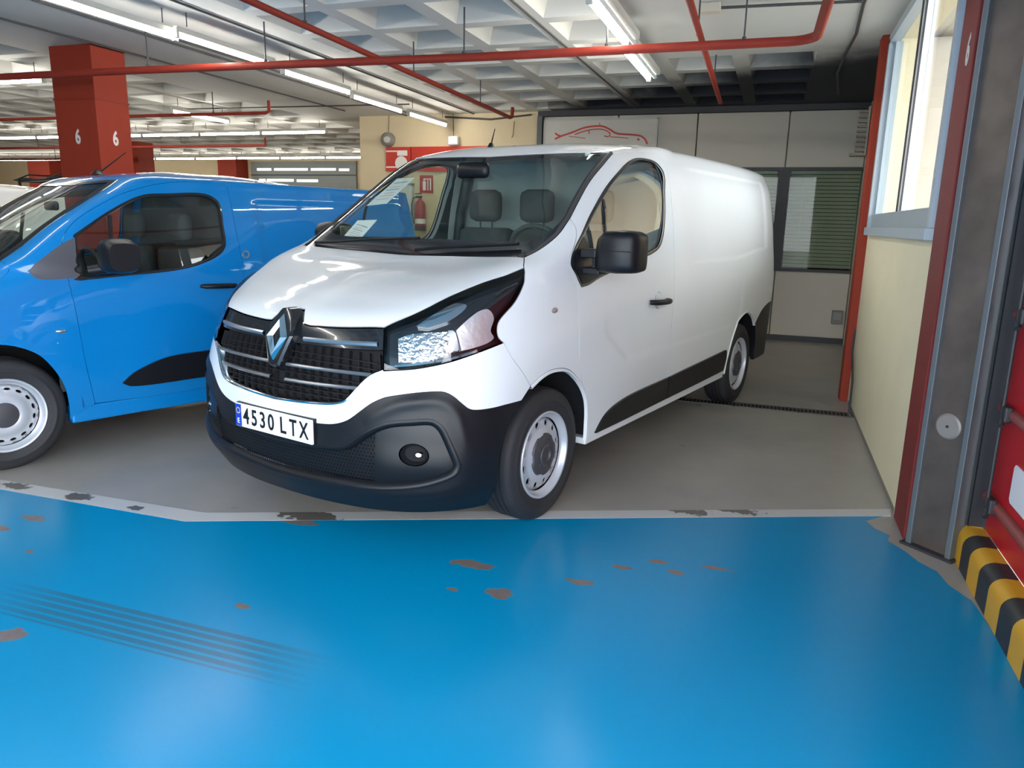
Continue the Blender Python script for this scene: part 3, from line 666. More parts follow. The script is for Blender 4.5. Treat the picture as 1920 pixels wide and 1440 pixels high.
# ---------------- pipes, cables
def pipe(name, lab, cat, pts, r, m=PIPE, hang=(), bend=False):
    bm = nb(); tube(bm, pts, r, 12); o = obj(name, bm, m, None, smooth=50)
    tag(o, lab, cat)
    for h in hang:
        b = nb(); tube(b, [(h[0], h[1], h[2]), (h[0], h[1], H+.02)], .006, 6); tube(b, [(h[0], h[1], h[2]+r*.2), (h[0], h[1], h[2]+r*1.4)], .014, 6); obj('hanger_rod', b, DARKM, o)
    return o
zz = 2.60
el = [(-.02+.16*math.sin(a), 5.19+.16*math.cos(a), zz) for a in np.linspace(0, PI/2, 8)]
pipe('sprinkler_pipe', 'thick red pipe crossing the ceiling and turning towards the camera at right', 'pipe', [(-22, 4.87, zz), (-5.2, 5.16, zz), (-2.1, 5.33, zz)]+el+[(.16, 4.2, zz), (.16, 0, zz), (.16, -1.5, zz)], .030, hang=[(-3.9, 5.24, zz), (-2.25, 5.33, zz), (-.30, 5.35, zz), (-5.0, 5.17, zz), (-1.2, 5.34, zz)])
pipe('sprinkler_pipe', 'thin red pipe running away over the windscreen, ending in a short upturn', 'pipe', [(-2.80, -1.5, 2.67), (-3.01, 3.66, 2.67), (-3.15, 8.9, 2.67), (-3.16, 9.0, 2.69), (-3.16, 9.02, 2.80)], .022, hang=[(-3.03, 4.5, 2.67), (-3.09, 6.2, 2.67), (-3.14, 7.9, 2.67)])
pipe('sprinkler_pipe', 'thin red pipe above the white van roof, right of the twin lamps', 'pipe', [(-.45, -1.5, 2.67), (-.56, 4.3, 2.67), (-.64, 8.2, 2.67)], .022, hang=[(-.60, 5.4, 2.67), (-.63, 7.2, 2.67)])
pipe('sprinkler_pipe', 'dark red pipe with a raised end, right of the large column', 'pipe', [(-24, 7.6, 2.66), (-7.3, 7.9, 2.66), (-5.95, 7.95, 2.66), (-5.9, 7.95, 2.68), (-5.9, 7.95, 2.80)], .020, hang=[(-6.7, 7.92, 2.66), (-9.2, 7.87, 2.66), (-11, 7.8, 2.66)])
pipe('sprinkler_pipe', 'red pipe just below the middle crosswise lamp row', 'pipe', [(-24, 11.3, 2.66), (-9.3, 11.5, 2.66), (-8.65, 11.5, 2.66), (-8.65, 11.5, 2.8)], .022, hang=[(-10.5, 11.5, 2.66), (-14, 11.45, 2.66)])
pipe('sprinkler_pipe', 'red pipe at far left below the lamps', 'pipe', [(-24, 13.2, 2.62), (-15.5, 13.5, 2.62)], .022, hang=[(-16, 13.5, 2.62), (-18, 13.4, 2.62)])
CAB = mat('dark_cable', (.05, .045, .045), .6)
for pts, lab in (([(-4.12, -1, H-.012), (-4.15, 10.2, H-.012)], 'thin dark cable along the ceiling band, right of the long lamp row'), ([(-4.92, -1, H-.012), (-5.05, 10.2, H-.012)], 'thin dark cable along the ceiling band, just left of the long lamp row'), ([(-5.05, -1, H-.012), (-5.20, 10.2, H-.012)], 'second thin dark cable left of the long lamp row'), ([(-5.88, -1, H-.012), (-5.86, 9.6, H-.012)], 'thin dark cable reaching past the top of the large column'), ([(-1.83, -1.4, H-.004), (-1.84, 10.1, H-.004)], 'dark joint cover strip along a ceiling rib over the van'), ([(-8.2, 8.9, H-.03), (-4.6, 9.1, H-.03)], 'dark conduit crossing the ceiling behind the lamp row')):
    pipe('ceiling_cable', lab, 'cable', pts, .009, CAB)
pipe('ceiling_cable', 'dark cable hanging along the ceiling near the red pilaster', 'cable', [(.43, 4.9, H-.01), (.42, 5.82, H-.01), (.45, 6.6, H-.02), (.43, 7.4, H-.015), (.43, 8.18, H-.02), (.52, 9.2, H-.05)], .012, CAB)
t = thing('conduit_run', 'dark conduit with a cream junction box, upper right of the ceiling', 'conduit', (-.5, 5.55, H))
bm = nb(); tube(bm, [(.0, .05, -.03), (.45, .08, -.03), (.9, .12, -.03)], .010, 8); obj('conduit', bm, CAB, t, smooth=50)
bm = nb(); box(bm, -.12, .02, -.0, .09, -.06, -.0, .008); obj('junction_box', bm, mat('cream_box', (.5, .45, .36), .6), t)
pipe('wall_pipe', 'short black pipe bent at the foot of the window wall by the far pilaster', 'pipe', [(.705, 6.72, .62), (.70, 6.68, .45), (.695, 6.42, .30), (.695, 6.38, .26), (.695, 6.33, 0)], .009, DARKM)

# ---------------- things on the back wall
t = thing('car_sign', 'off-white board with a red line drawing of a car, high on the partition', 'sign', (-2.335, 10.20, 2.2))
boxo('board', -.775, .775, -.02, .03, 0, .61, mat('sign_board', (.56, .54, .49), .6), t, bev=.004)
bm = nb(); box(bm, -.775, .775, -.026, -.02, .585, .60); box(bm, -.775, -.755, -.026, -.02, 0, .6); box(bm, .755, .775, -.026, -.02, 0, .6); obj('frame', bm, mat('sign_frame', (.48, .47, .44), .5), t)
RL = mat('red_line_paint', (.50, .06, .04), .6)
def stroke(pts, r=.012):
    q = []
    for X, Y in pts:
        px, py = 1000+X/7.385, 200+Y/7.385
        q.append((-2.96+(px-1040)*.0073+2.335, -.022, 2.545-(py-262)*.0063-(px-1040)*.00012-2.2))
    q = resample(np.array(q), .03); bm = nb(); tube(bm, list(map(tuple, q)), r, 6)
    for v in bm.verts: v.co.y = -.022+(v.co.y+.022)*.25
    obj('red_line', bm, RL, t)
for p_, r_ in (([(310, 450), (400, 405), (560, 345), (700, 285), (830, 258), (980, 260), (1080, 310), (1160, 360), (1400, 385), (1500, 405), (1560, 460), (1585, 520)], .013), ([(310, 360), (350, 390), (400, 405)], .012), ([(590, 380), (740, 325), (880, 300), (1000, 310), (1080, 370), (1060, 410), (1000, 400)], .008), ([(1080, 415), (1200, 420), (1330, 435)], .006), ([(510, 410), (620, 420), (740, 440)], .005), ([(775, 310), (790, 340), (785, 370)], .008), ([(925, 205), (935, 240)], .006), ([(1450, 440), (1480, 460)], .014)): stroke(p_, r_)
t = thing('notice_panel', 'red notice panel with white strips and lettering patches on the cream wall', 'sign', (-4.745, 10.215, 2.13))
RS = mat('red_sign', (.48, .03, .015), .5); WS_ = mat('white_vinyl', (.7, .68, .64), .5)
boxo('left_board', -.805, -.40, -.015, .015, 0, .345, RS, t); boxo('main_board', -.385, .805, -.015, .015, 0, .345, RS, t)
for x0, x1, z in ((-.80, -.62, .275), (-.80, -.45, .05)): boxo('white_strip', x0, x1, -.018, -.015, z, z+.02, WS_, t)
boxo('white_patch', -.615, -.45, -.019, -.015, .22, .295, WS_, t)
bm = nb(); lathe(bm, [(0, -.02), (.10, -.02), (.10, -.015)], 24, c=(-.55, 0, .115)); obj('round_patch', bm, WS_, t)
for x in (-.25, -.12, .0, .09, .2): boxo('letter_patch', x, x+.08, -.018, -.015, .06, .15, WS_, t)
t = thing('bulkhead_lamp', 'round grey wall lamp above the red notice panel', 'lamp', (-5.51, 10.2, 2.58))
bm = nb(); lathe(bm, [(0, -.10), (.06, -.09), (.10, -.04), (.105, .03)], 24); obj('housing', bm, mat('dull_grey_lamp', (.22, .21, .18), .5), t, smooth=50)
bm = nb(); lathe(bm, [(0, -.105), (.045, -.10), (.05, -.08)], 16, c=(.03, 0, -.01)); obj('lens', bm, LAMPB, t, smooth=50)
bm = nb(); tube(bm, [(0, .02, .1), (.01, .02, .34)], .004, 5); obj('cable', bm, CAB, t)
t = thing('emergency_light', 'small white rectangular emergency light on the cream wall', 'lamp', (-4.45, 10.2, 2.55))
boxo('case', -.075, .075, -.05, .035, -.06, .06, mat('white_case', (.75, .75, .74), .4), t, bev=.01); boxo('diffuser', -.06, .06, -.056, -.05, -.045, .045, mat('white_diffuser', (.8, .82, .82), .3), t)
bm = nb(); tube(bm, [(-.02, .03, .06), (-.03, .03, .37)], .004, 5); obj('cable', bm, CAB, t)
pipe('wall_cable', 'short loose cable hanging at the top of the cream wall', 'cable', [(-3.55, 10.22, 2.80), (-3.56, 10.21, 2.62), (-3.58, 10.21, 2.58)], .005, CAB)
pipe('wall_cable', 'dark cable sagging along the top of the cream wall', 'cable', [(-4.6, 10.22, 2.88), (-3.9, 10.21, 2.83), (-3.3, 10.21, 2.88)], .012, CAB)
t = thing('fire_extinguisher', 'red fire extinguisher hanging on the cream wall, seen through the windscreen', 'extinguisher', (-4.96, 10.14, 1.28))
bm = nb(); lathe(bm, [(0, 0), (.07, 0), (.078, .02), (.078, .36), (.06, .41), (.025, .44), (.022, .47), (0, .47)], 24, axis='z'); obj('cylinder', bm, mat('extinguisher_red', (.30, .03, .03), .3), t, smooth=40)
bm = nb(); box(bm, -.07, .03, -.012, .012, .47, .50, .004); box(bm, -.08, .02, -.01, .01, .52, .535, .003); obj('handle', bm, DARKM, t)
bm = nb(); tube(bm, [(-.02, 0, .48), (-.10, -.02, .47), (-.125, -.03, .38), (-.12, -.03, .18), (-.09, -.03, .10)], .011, 8); obj('hose', bm, DARKM, t, smooth=60)
bm = nb(); lathe(bm, [(.0785, .10), (.080, .10), (.080, .17), (.0785, .17)], 24, axis='z'); obj('pale_band', bm, WS_, t); bm = nb(); lathe(bm, [(.0785, .0), (.081, .0), (.081, .07), (.0785, .07)], 24, axis='z'); obj('base_ring', bm, DARKM, t)
t = thing('extinguisher_sign', 'small red square sign with a white extinguisher pictogram', 'sign', (-4.90, 10.225, 1.95))
boxo('plate', -.105, .105, -.006, .006, -.125, .125, mat('pictogram_red', (.42, .03, .03), .5), t)
bm = nb(); box(bm, -.055, -.005, -.009, -.006, -.09, .04); box(bm, -.045, -.015, -.009, -.006, .05, .08); box(bm, .02, .035, -.009, -.006, -.09, .08); box(bm, -.02, .035, -.009, -.006, .065, .08); box(bm, .06, .08, -.009, -.006, -.09, .08); box(bm, .04, .06, -.009, -.006, .065, .08); obj('pictogram', bm, WS_, t)
d1 = struct(boxo('door_1', -5.49, -5.13, 10.21, 10.235, 0, 1.93, mat('pale_door', (.50, .53, .50), .5)))
bm = nb(); box(bm, -5.52, -5.49, 10.205, 10.24, 0, 1.96); box(bm, -5.13, -5.10, 10.205, 10.24, 0, 1.96); box(bm, -5.52, -5.10, 10.205, 10.24, 1.93, 1.96); obj('door_frame', bm, mat('door_frame_grey', (.32, .34, .31), .5), d1)
t = thing('socket_box', 'grey electrical box low on the partition near the red pilaster', 'box', (.845, 10.21, .345))
boxo('box_body', -.065, .065, -.03, .025, -.085, .085, mat('socket_grey', (.20, .20, .19), .5), t, bev=.006); boxo('cover_plate', -.045, .045, -.036, -.03, -.03, .06, mat('socket_plate', (.28, .28, .27), .5), t)
t = thing('vent_grille', 'pale louvred vent bracketed beside the red pilaster, high on the partition', 'vent', (.87, 10.1, 2.3))
for k in range(9): boxo('louvre', -.05, .05, -.03, .03, .05+k*.055, .075+k*.055, mat('pale_louvre', (.40, .36, .29), .6), t)
boxo('bracket', -.10, .05, -.05, .12, .0, .03, MATS['pale_louvre'], t); boxo('back_plate', .05, .07, -.04, .1, .0, .56, GREYW, t)

# ------------------------------------------------------------------ white van body net
SIDEX=[-.5,-1.2,-2.1,-3.1,-3.6,-3.87,-3.985,-4.03,-4.04,-4.04]
SIDEF=[1.0,1.003,1.003,.992,.980,.968,.935,.80,.42,0]
FR=[
(.205,[(0.86,0),(0.848,0.24),(0.81,0.44),(0.755,0.59),(0.68,0.7),(0.58,0.79),(0.47,0.849),(0.34,0.877),(0.1,0.882)],0.885),
(.30,[(0.9,0),(0.89,0.25),(0.859,0.46),(0.809,0.61),(0.742,0.73),(0.655,0.825),(0.55,0.882),(0.41,0.906),(0.1,0.9)],0.903),
(.42,[(0.915,0),(0.905,0.25),(0.877,0.46),(0.833,0.62),(0.774,0.74),(0.69,0.84),(0.58,0.896),(0.43,0.916),(0.1,0.905)],0.908),
(.54,[(0.91,0),(0.9,0.25),(0.872,0.46),(0.828,0.61),(0.769,0.73),(0.685,0.83),(0.575,0.892),(0.42,0.917),(0.1,0.912)],0.915),
(.66,[(0.904,0),(0.895,0.25),(0.868,0.45),(0.82,0.6),(0.753,0.72),(0.665,0.82),(0.55,0.882),(0.4,0.914),(0.1,0.917)],0.92),
(.80,[(0.885,0),(0.877,0.25),(0.845,0.45),(0.79,0.6),(0.72,0.71),(0.625,0.805),(0.505,0.871),(0.36,0.907),(0.07,0.923)],0.926),
(.93,[(0.845,0),(0.838,0.25),(0.805,0.45),(0.748,0.59),(0.67,0.7),(0.57,0.79),(0.445,0.855),(0.285,0.896),(0,0.925)],0.928),
(1.02,[(0.79,0),(0.783,0.25),(0.755,0.45),(0.7,0.585),(0.62,0.695),(0.52,0.79),(0.395,0.85),(0.225,0.891),(-0.05,0.912)],0.926),
(1.10,[(0.62,0),(0.617,0.25),(0.605,0.45),(0.575,0.595),(0.52,0.715),(0.43,0.8),(0.315,0.856),(0.15,0.89),(-0.1,0.911)],0.922),
(1.18,[(0.36,0),(0.36,0.25),(0.368,0.45),(0.375,0.595),(0.36,0.715),(0.305,0.8),(0.215,0.855),(0.075,0.887),(-0.17,0.907)],0.915),
(1.24,[(0.1,0),(0.112,0.25),(0.14,0.45),(0.18,0.6),(0.2,0.7),(0.185,0.78),(0.12,0.842),(0,0.877),(-0.25,0.901)],0.908),
(1.30,[(-0.06,0),(-0.055,0.25),(-0.045,0.45),(-0.02,0.6),(0.005,0.71),(0,0.79),(-0.05,0.845),(-0.16,0.882),(-0.37,0.892)],0.901),
(1.45,[(-0.235,0),(-0.235,0.25),(-0.235,0.45),(-0.235,0.6),(-0.235,0.71),(-0.26,0.785),(-0.32,0.84),(-0.42,0.872),(-0.6,0.877)],0.886),
(1.62,[(-0.455,0),(-0.455,0.25),(-0.455,0.45),(-0.46,0.6),(-0.475,0.69),(-0.51,0.755),(-0.575,0.805),(-0.68,0.838),(-0.84,0.844)],0.858),
(1.76,[(-0.645,0),(-0.645,0.25),(-0.65,0.45),(-0.66,0.59),(-0.68,0.67),(-0.73,0.73),(-0.8,0.77),(-0.91,0.798),(-1.07,0.809)],0.826),
(1.83,[(-0.745,0),(-0.747,0.25),(-0.757,0.44),(-0.775,0.575),(-0.805,0.65),(-0.86,0.7),(-0.94,0.735),(-1.05,0.757),(-1.2,0.769)],0.792),
]
TOP=[ # rows above: (zc front..., list of (x,y,z) for 9 front cols, (sideY, sideZ))
([(-.84,0,1.875),(-.845,.23,1.875),(-.865,.405,1.872),(-.895,.525,1.87),(-.935,.59,1.87),(-.99,.63,1.872),(-1.06,.66,1.875),(-1.16,.685,1.88),(-1.3,.70,1.887)],.738,1.902),
([(-.98,0,1.903),(-.98,.18,1.903),(-.99,.32,1.902),(-1.02,.415,1.902),(-1.06,.47,1.904),(-1.11,.505,1.907),(-1.18,.53,1.91),(-1.26,.55,1.915),(-1.36,.565,1.92)],.615,1.94),
([(-1.14,0,1.92),(-1.14,.09,1.92),(-1.15,.155,1.92),(-1.165,.20,1.92),(-1.2,.23,1.922),(-1.24,.245,1.925),(-1.285,.26,1.928),(-1.34,.27,1.932),(-1.42,.285,1.937)],.295,1.955),
([(-1.2,0,1.923),(-1.2,0,1.923),(-1.2,0,1.923),(-1.21,0,1.924),(-1.235,0,1.926),(-1.27,0,1.928),(-1.31,0,1.931),(-1.36,0,1.935),(-1.44,0,1.94)],0,1.96),
]
def build_net():
    rows=[]
    for z,fp,sw in FR:
        r=[(x,y,z) for x,y in fp]
        sx=SIDEX
        x0=fp[-1][0]
        for i,(X,F) in enumerate(zip(SIDEX,SIDEF)):
            XX=X if i>1 else min(X, x0-.25) if i==0 else min(X,x0-.45)
            lean=.0
            if i>=5: lean=.07*max(0,(z-.9))
            if i<5 and i>=3: lean=.03*max(0,(z-.9))
            if z<.3 and i>=5: lean=.04
            r.append((XX+lean,sw*F,z))
        rows.append(r)
    for fp,sy,sz in TOP:
        r=list(fp)
        for i,(X,F) in enumerate(zip(SIDEX,SIDEF)):
            x0=fp[-1][0]
            XX=X if i>1 else min(X, x0-.25) if i==0 else min(X,x0-.45)
            k=(sy/.792)
            lean=.065 + (1-k)*.02 if i>=5 else (.03 if i>=3 else 0)
            drop=[0,0,0,.0,.005,.012,.02,.03,.035,.035][i]
            if i>=5: XX=XX+lean+ [0,0,0,0,0,.0,.02,.03,.035,.035][i]*0
            F2=[1,1.003,1.003,.998,.99,.985,.965,.86,.42,0][i]; r.append((XX,sy*F2,sz-drop))
        rows.append(r)
    return np.array(rows,float)
def sst(a, b, x): t = np.clip((x-a)/(b-a), 0, 1); return t*t*(3-2*t)
def van_press(p):
    """pressed load-side panel and lower swage of the white van"""
    p = p.copy(); x, z = p[..., 0], p[..., 2]; y = p[..., 1]
    sd = sst(.60, .74, y)*(1-sst(-3.2, -3.0, -9+0*x))
    # upper recess, cut at its lower front
    top = 1.815-.0*x; bot = 1.205+.02*sst(2.6, 3.6, -x)*3
    r = sst(-1.60, -2.1, x)*sst(-3.66, -3.56, x)*sst(bot-.012, bot+.018, z)*(1-sst(top-.02, top+.008, z))
    p[..., 1] = y-.009*r*sd
    # lower swage : the skin above the line sits 7 mm in
    line = np.where(x > -.80, .684+(.80+x)*.62, .680)
    q = sst(line-.012, line+.035, z)*(1-sst(.82, 1.08, z))*sst(-.47, -.56, x)*sst(-2.98, -2.86, x)
    p[..., 1] -= .006*q*sst(.8, .86, y)
    return p
VS = Surf(build_net(), van_press)

def make_wheel(parent, x, y, side, R=.333, WD=.205, RR=.215, holes=12, cap=True, silver=RIM, style=0):
    """tyre with rim and hub cap; wheel centre at (x, y outer face, R)"""
    s = 1 if side == 'L' else -1; h = WD
    pr = [(RR-.012, -h+.01), (RR+.02, -h), (R-.045, -h-.004), (R-.015, -h+.012), (R-.003, -h+.03)]
    for g in (-.062, -.092, -.122): # grooves of the tread (measured from the outer face)
        pr += [(R, g-.006), (R-.009, g-.004), (R-.009, g+.004), (R, g+.006)] if False else []
    for g in (-.150, -.118, -.086, -.054):
        pr += [(R, g-.0055), (R-.008, g-.004), (R-.008, g+.004), (R, g+.0055)]
    pr += [(R-.003, -.03), (R-.010, -.015), (R-.022, -.006), (R-.04, .0), (R-.06, .003), (R-.062, .0045), (R-.068, .0045), (R-.07, .003), (RR+.03, .001), (RR+.012, -.004), (RR, -.012), (RR-.012, -.02)]
    o = obj('tyre', lathe(nb(), pr, 72), RUB, parent, smooth=35)
    o.location = (x, y*s, R-.006)
    if s < 0: o.rotation_euler = (0, 0, PI)
    # rim : flange, barrel, pierced disc
    bm = lathe(nb(), [(RR+.004, -.010), (RR+.004, -.004), (RR, .000), (RR-.008, -.002), (RR-.012, -.012), (RR-.016, -.022), (RR-.022, -.030), (RR-.030, -.034)], 72)
    prof = [(0, -.03), (.055, -.03), (.06, -.018), (.095, -.014), (.118, -.020), (.135, -.030), (.157, -.027), (.172, -.032), (.180, -.042), (RR-.030, -.050)]
    pr_, ph_ = [a for a, b in prof], [b for a, b in prof]
    hole_r = .157 if style == 0 else .150
    out = np.array([((RR-.028)*math.cos(t), (RR-.028)*math.sin(t)) for t in np.linspace(0, 2*PI, 72, endpoint=False)])
    hl = []
    for k in range(holes):
        a = 2*PI*(k+.5)/holes; cx, cz = hole_r*math.cos(a), hole_r*math.sin(a); rr = (.021, .0165) if style == 0 else (.017, .008)
        hl.append(np.array([(cx+rr[0]*math.cos(t)*(-math.sin(a))+rr[1]*math.sin(t)*math.cos(a), cz+rr[0]*math.cos(t)*math.cos(a)+rr[1]*math.sin(t)*math.sin(a)) for t in np.linspace(0, 2*PI, 12, endpoint=False)]))
    V, F = triang(out, hl, .014)
    r = np.hypot(V[:, 0], V[:, 1]); Y = np.interp(r, pr_, ph_)
    vs = [bm.verts.new((V[i, 0], Y[i], V[i, 1])) for i in range(len(V))]
    for f in F: bm.faces.new([vs[i] for i in f[::-1]])
    for q in hl:
        n = len(q); a_ = [bm.verts.new((p[0], float(np.interp(math.hypot(*p), pr_, ph_)), p[1])) for p in q]; b_ = [bm.verts.new((p[0], v.co.y-.012, p[1])) for p, v in zip(q, a_)]
        for i in range(n): bm.faces.new((a_[i], a_[(i+1) % n], b_[(i+1) % n], b_[i]))
    obj('rim', bm, silver, o, smooth=30)
    obj('brake_drum', lathe(nb(), [(0, -.075), (.2, -.075), (.2, -.15), (RR-.01, -.16)], 48), VOID, o, smooth=30)
    if cap:
        prc = [(.034, .000), (.036, .006), (.050, .006), (.054, .001), (.085, -.002), (.104, -.008), (.110, -.020)] if style == 0 else [(0, -.002), (.040, -.002), (.046, -.008), (.07, -.012), (.074, -.02)]
        bm = lathe(nb(), [(0, -.004), (.030, -.004)]+prc[0 if style == 0 else 2:], 48)
        if style == 0:
            for v in bm.verts:
                rr = math.hypot(v.co.x, v.co.z)
                if rr > .10:
                    a = math.atan2(v.co.z, v.co.x)
                    if math.cos(5*a) > .55: v.co.x *= .93; v.co.z *= .93
            for k in range(5):
                a = 2*PI*(k+.5)/5; lathe(bm, [(0, .003), (.008, .003), (.010, -.004)], 10, c=(.066*math.cos(a), 0, .066*math.sin(a)))
        obj('hub_cap', bm, GREYP, o, smooth=35)
    return o

def liner(parent, x, z, r, y0, y1, side):
    s = 1 if side == 'L' else -1; bm = nb(); n = 28
    A = []
    for yy in (y0, y0-.04, y1):
        rr = r if yy != y0 else r-.004
        A.append([bm.verts.new((x+rr*math.cos(t), s*yy, z+rr*math.sin(t))) for t in np.linspace(-.03, PI+.03, n)])
    for a, b in zip(A, A[1:]):
        for k in range(n-1): bm.faces.new((a[k], a[k+1], b[k+1], b[k]))
    bm.faces.new(A[-1])
    return obj('wheel_liner', bm, VOID, parent)

# ================================================================== WHITE VAN
def white_van():
    S = VS
    t = thing('panel_van', 'large white panel van with black lower bumper, number plate 4530 LTX', 'van', (-1.82, 3.578, 0), math.atan2(-.968, -.2514))
    VM = S.VK[-1]; UM = S.UK[-1]
    LA = [(.755, 0, 1.045), (.757, .052, 1.043)]
    LB = [(.757, .052, 1.043), (.79, .085, 1.015), (.815, .108, .987)]
    LC = [(.815, .108, .987), (.817, .14, .985), (.798, .333, .993), (.745, .521, 1.004)]
    HLT = [(.745, .521, 1.004), (.643, .602, 1.06), (.501, .667, 1.125), (.35, .734, 1.181), (.241, .792, 1.214), (.143, .821, 1.243)]
    HLO = [(.143, .821, 1.243), (.161, .837, 1.227), (.212, .863, 1.167), (.28, .866, 1.099), (.355, .856, 1.046), (.388, .853, 1.016), (.400, .858, .981), (.397, .865, .953), (.375, .876, .931)]
    HLB = [(.375, .876, .931), (.532, .827, .895), (.63, .772, .868), (.729, .675, .843), (.798, .564, .831)]
    HLI = [(.798, .564, .831), (.777, .545, .915), (.745, .521, 1.004)]
    HSIDE = [(.143, .821, 1.243), (.055, .763, 1.283)]
    HREAR = [(.055, .763, 1.283), (.025, .354, 1.27), (.033, 0, 1.262)]
    GRB = [(.914, 0, .65), (.91, .139, .656), (.899, .282, .666), (.89, .354, .675), (.878, .408, .691), (.861, .451, .733), (.835, .496, .787), (.818, .527, .813), (.798, .564, .831)]
    BMP = [(.924, 0, .583), (.921, .174, .576), (.911, .298, .58), (.902, .363, .589), (.888, .426, .612), (.869, .48, .652), (.846, .531, .695), (.821, .578, .722), (.778, .653, .741), (.716, .735, .753), (.67, .786, .751), (.647, .812, .733), (.624, .838, .703), (.596, .86, .675), (.514, .892, .665), (.407, .913, .666), (.292, .92, .664)]
    ARC = [(.292, .92, .664), (.219, .921, .717), (.156, .921, .742), (.063, .922, .763), (-.041, .922, .760), (-.128, .921, .741), (-.207, .918, .699), (-.298, .915, .627), (-.356, .913, .548), (-.382, .908, .464), (-.388, .905, .40), (-.388, .903, .315)]
    GAP = [(.219, .921, .717), (.282, .917, .791), (.344, .899, .863), (.375, .876, .931)]
    BED = [(.46, .85, .207), (.456, .903, .305), (.452, .913, .38), (.446, .916, .448), (.417, .917, .539), (.363, .919, .595), (.292, .92, .664)]
    MTB = [(.905, 0, .305), (.91, .128, .306), (.902, .275, .313), (.886, .413, .322), (.858, .533, .326), (.818, .638, .337), (.77, .734, .357), (.72, .806, .385), (.674, .852, .418), (.668, .857, .447)]
    MTT = [(.668, .857, .447), (.691, .825, .54), (.708, .795, .604), (.727, .767, .629), (.778, .698, .627), (.83, .608, .612), (.861, .543, .582), (.888, .471, .536), (.904, .412, .496), (.92, .303, .479), (.93, .12, .468), (.93, 0, .466)]
    DGA = [(-.298, .80, 1.466), (-.28, .847, 1.421), (-.25, .869, 1.377), (-.185, .887, 1.31), (-.145, .893, 1.262), (-.165, .905, 1.20), (-.20, .915, 1.13), (-.203, .927, .953), (-.222, .926, .817), (-.258, .919, .705), (-.33, .913, .590), (-.385, .908, .48), (-.402, .903, .40), (-.405, .90, .315)]
    WSP = [(.055, .763, 1.283), (-.062, .793, 1.328), (-.179, .809, 1.39), (-.298, .80, 1.466)]
    WSP2 = [(-.298, .80, 1.466), (-.424, .778, 1.555), (-.571, .756, 1.656), (-.743, .745, 1.757), (-.91, .72, 1.833)]
    WSH = [(-.91, .72, 1.833), (-.879, .698, 1.835), (-.795, .636, 1.829), (-.754, .409, 1.83), (-.729, 0, 1.82)]
    DT = [(-.91, .72, 1.833), (-1.148, .722, 1.863), (-1.36, .743, 1.868), (-1.43, .755, 1.868)]
    DR = [(-1.43, .755, 1.868), (-1.447, .793, 1.835), (-1.447, .877, 1.529), (-1.445, .901, 1.329), (-1.44, .927, 1.057), (-1.44, .932, .89), (-1.445, .923, .672), (-1.455, .917, .525), (-1.465, .909, .315)]
    RAC = [(-2.655, .905, .315), (-2.665, .905, .36), (-2.70, .908, .46), (-2.745, .914, .569), (-2.84, .918, .692), (-2.94, .919, .748), (-3.07, .918, .772), (-3.20, .916, .750), (-3.32, .91, .698), (-3.40, .903, .63)]
    RAC2 = [(-3.40, .903, .63), (-3.46, .90, .54), (-3.50, .89, .44), (-3.515, .885, .30)]
    RBT = [(-3.40, .903, .63), (-3.56, .905, .73), (-3.75, .90, .78), (-3.95, .88, .79), (-4.01, .74, .79), (-4.03, 0, .79)]
    K = S.path
    rv = lambda l: l[::-1]
    # --- bonnet
    P = K(LA, LB, LC, HLT, HSIDE, HREAR, [(.033, 0, 1.262), (.755, 0, 1.045)])
    panel(S, 'bonnet', P, WHITE, t, side='B', gap=.0025, res=.03)
    # --- upper bumper (painted)
    P = K(BMP, ARC[:2], GAP, HLB, rv(GRB), [(.914, 0, .65), (.924, 0, .583)])
    ub = panel(S, 'front_bumper', P, WHITE, t, side='B', gap=.0015, res=.022)
    # --- lower bumper (black) with the wide mouth
    v0 = np.array([(0, 0.0), (S.uv([(.46, .85, .207)])[0][0], 0.0)]); v0l = resample(v0, .02)
    P = np.vstack([v0l[:-1], S.run(BED)[:-1], S.run(rv(BMP))[:-1], S.run([(.924, 0, .583), (.93, 0, .466)], .02)[:-1], S.run(rv(MTT))[:-1], S.run(rv(MTB))[:-1], resample(np.array([S.uv([(.905, 0, .305)])[0], (0, .0)]), .02)[:-1]])
    bl_ = resample(np.array([(.86, .50, .615), (.80, .625, .690), (.76, .69, .708), (.70, .752, .712), (.665, .79, .695), (.64, .82, .655), (.63, .845, .59), (.62, .865, .50)]), .01)
    ml_ = resample(np.array([(.86, .50, .29), (.79, .68, .305), (.70, .80, .33), (.60, .87, .38)]), .01)
    def relief(p):
        d = np.sqrt(((p[:, None]-bl_[None])**2).sum(-1)); k = d.argmin(1); d = d.min(1); tp = np.sin(np.pi*np.clip(k/len(bl_), 0, 1))**.6
        h = .010*tp*np.exp(-(d/.022)**2)
        d2 = np.sqrt(((p[:, None]-ml_[None])**2).sum(-1)); k2 = d2.argmin(1); h = h+.008*np.sin(np.pi*np.clip(k2/len(ml_), 0, 1))**.6*np.exp(-(d2.min(1)/.022)**2)
        return h
    lb = panel(S, 'lower_bumper', P, BLKP, t, side='B', gap=.001, res=.014, flange=.03, hf=relief)
    ledge = np.vstack([S.run(MTB)[:-1], S.run(MTT)])
    strip(S, 'mouth_rim', ledge, [(-.014, .0005), (-.006, .003), (.002, .001), (.012, -.010), (.018, -.032)], BLKP, lb, side='B')
    # mouth: recessed back, lattice, fog lamp plates
    Pm = K(MTB, MTT, [(.93, 0, .466), (.905, 0, .305)])
    panel(S, 'mouth_back', Pm, VOID, lb, off=-.062, side='B', gap=-.004, flange=0, res=.05)
    bm = nb(); q = S.shift(Pm, .006)
    u1 = float(q[:, 0].max()); us = np.arange(.004, u1, .0165); vs_ = np.arange(q[:, 1].min(), q[:, 1].max(), .0165)
    cells = []
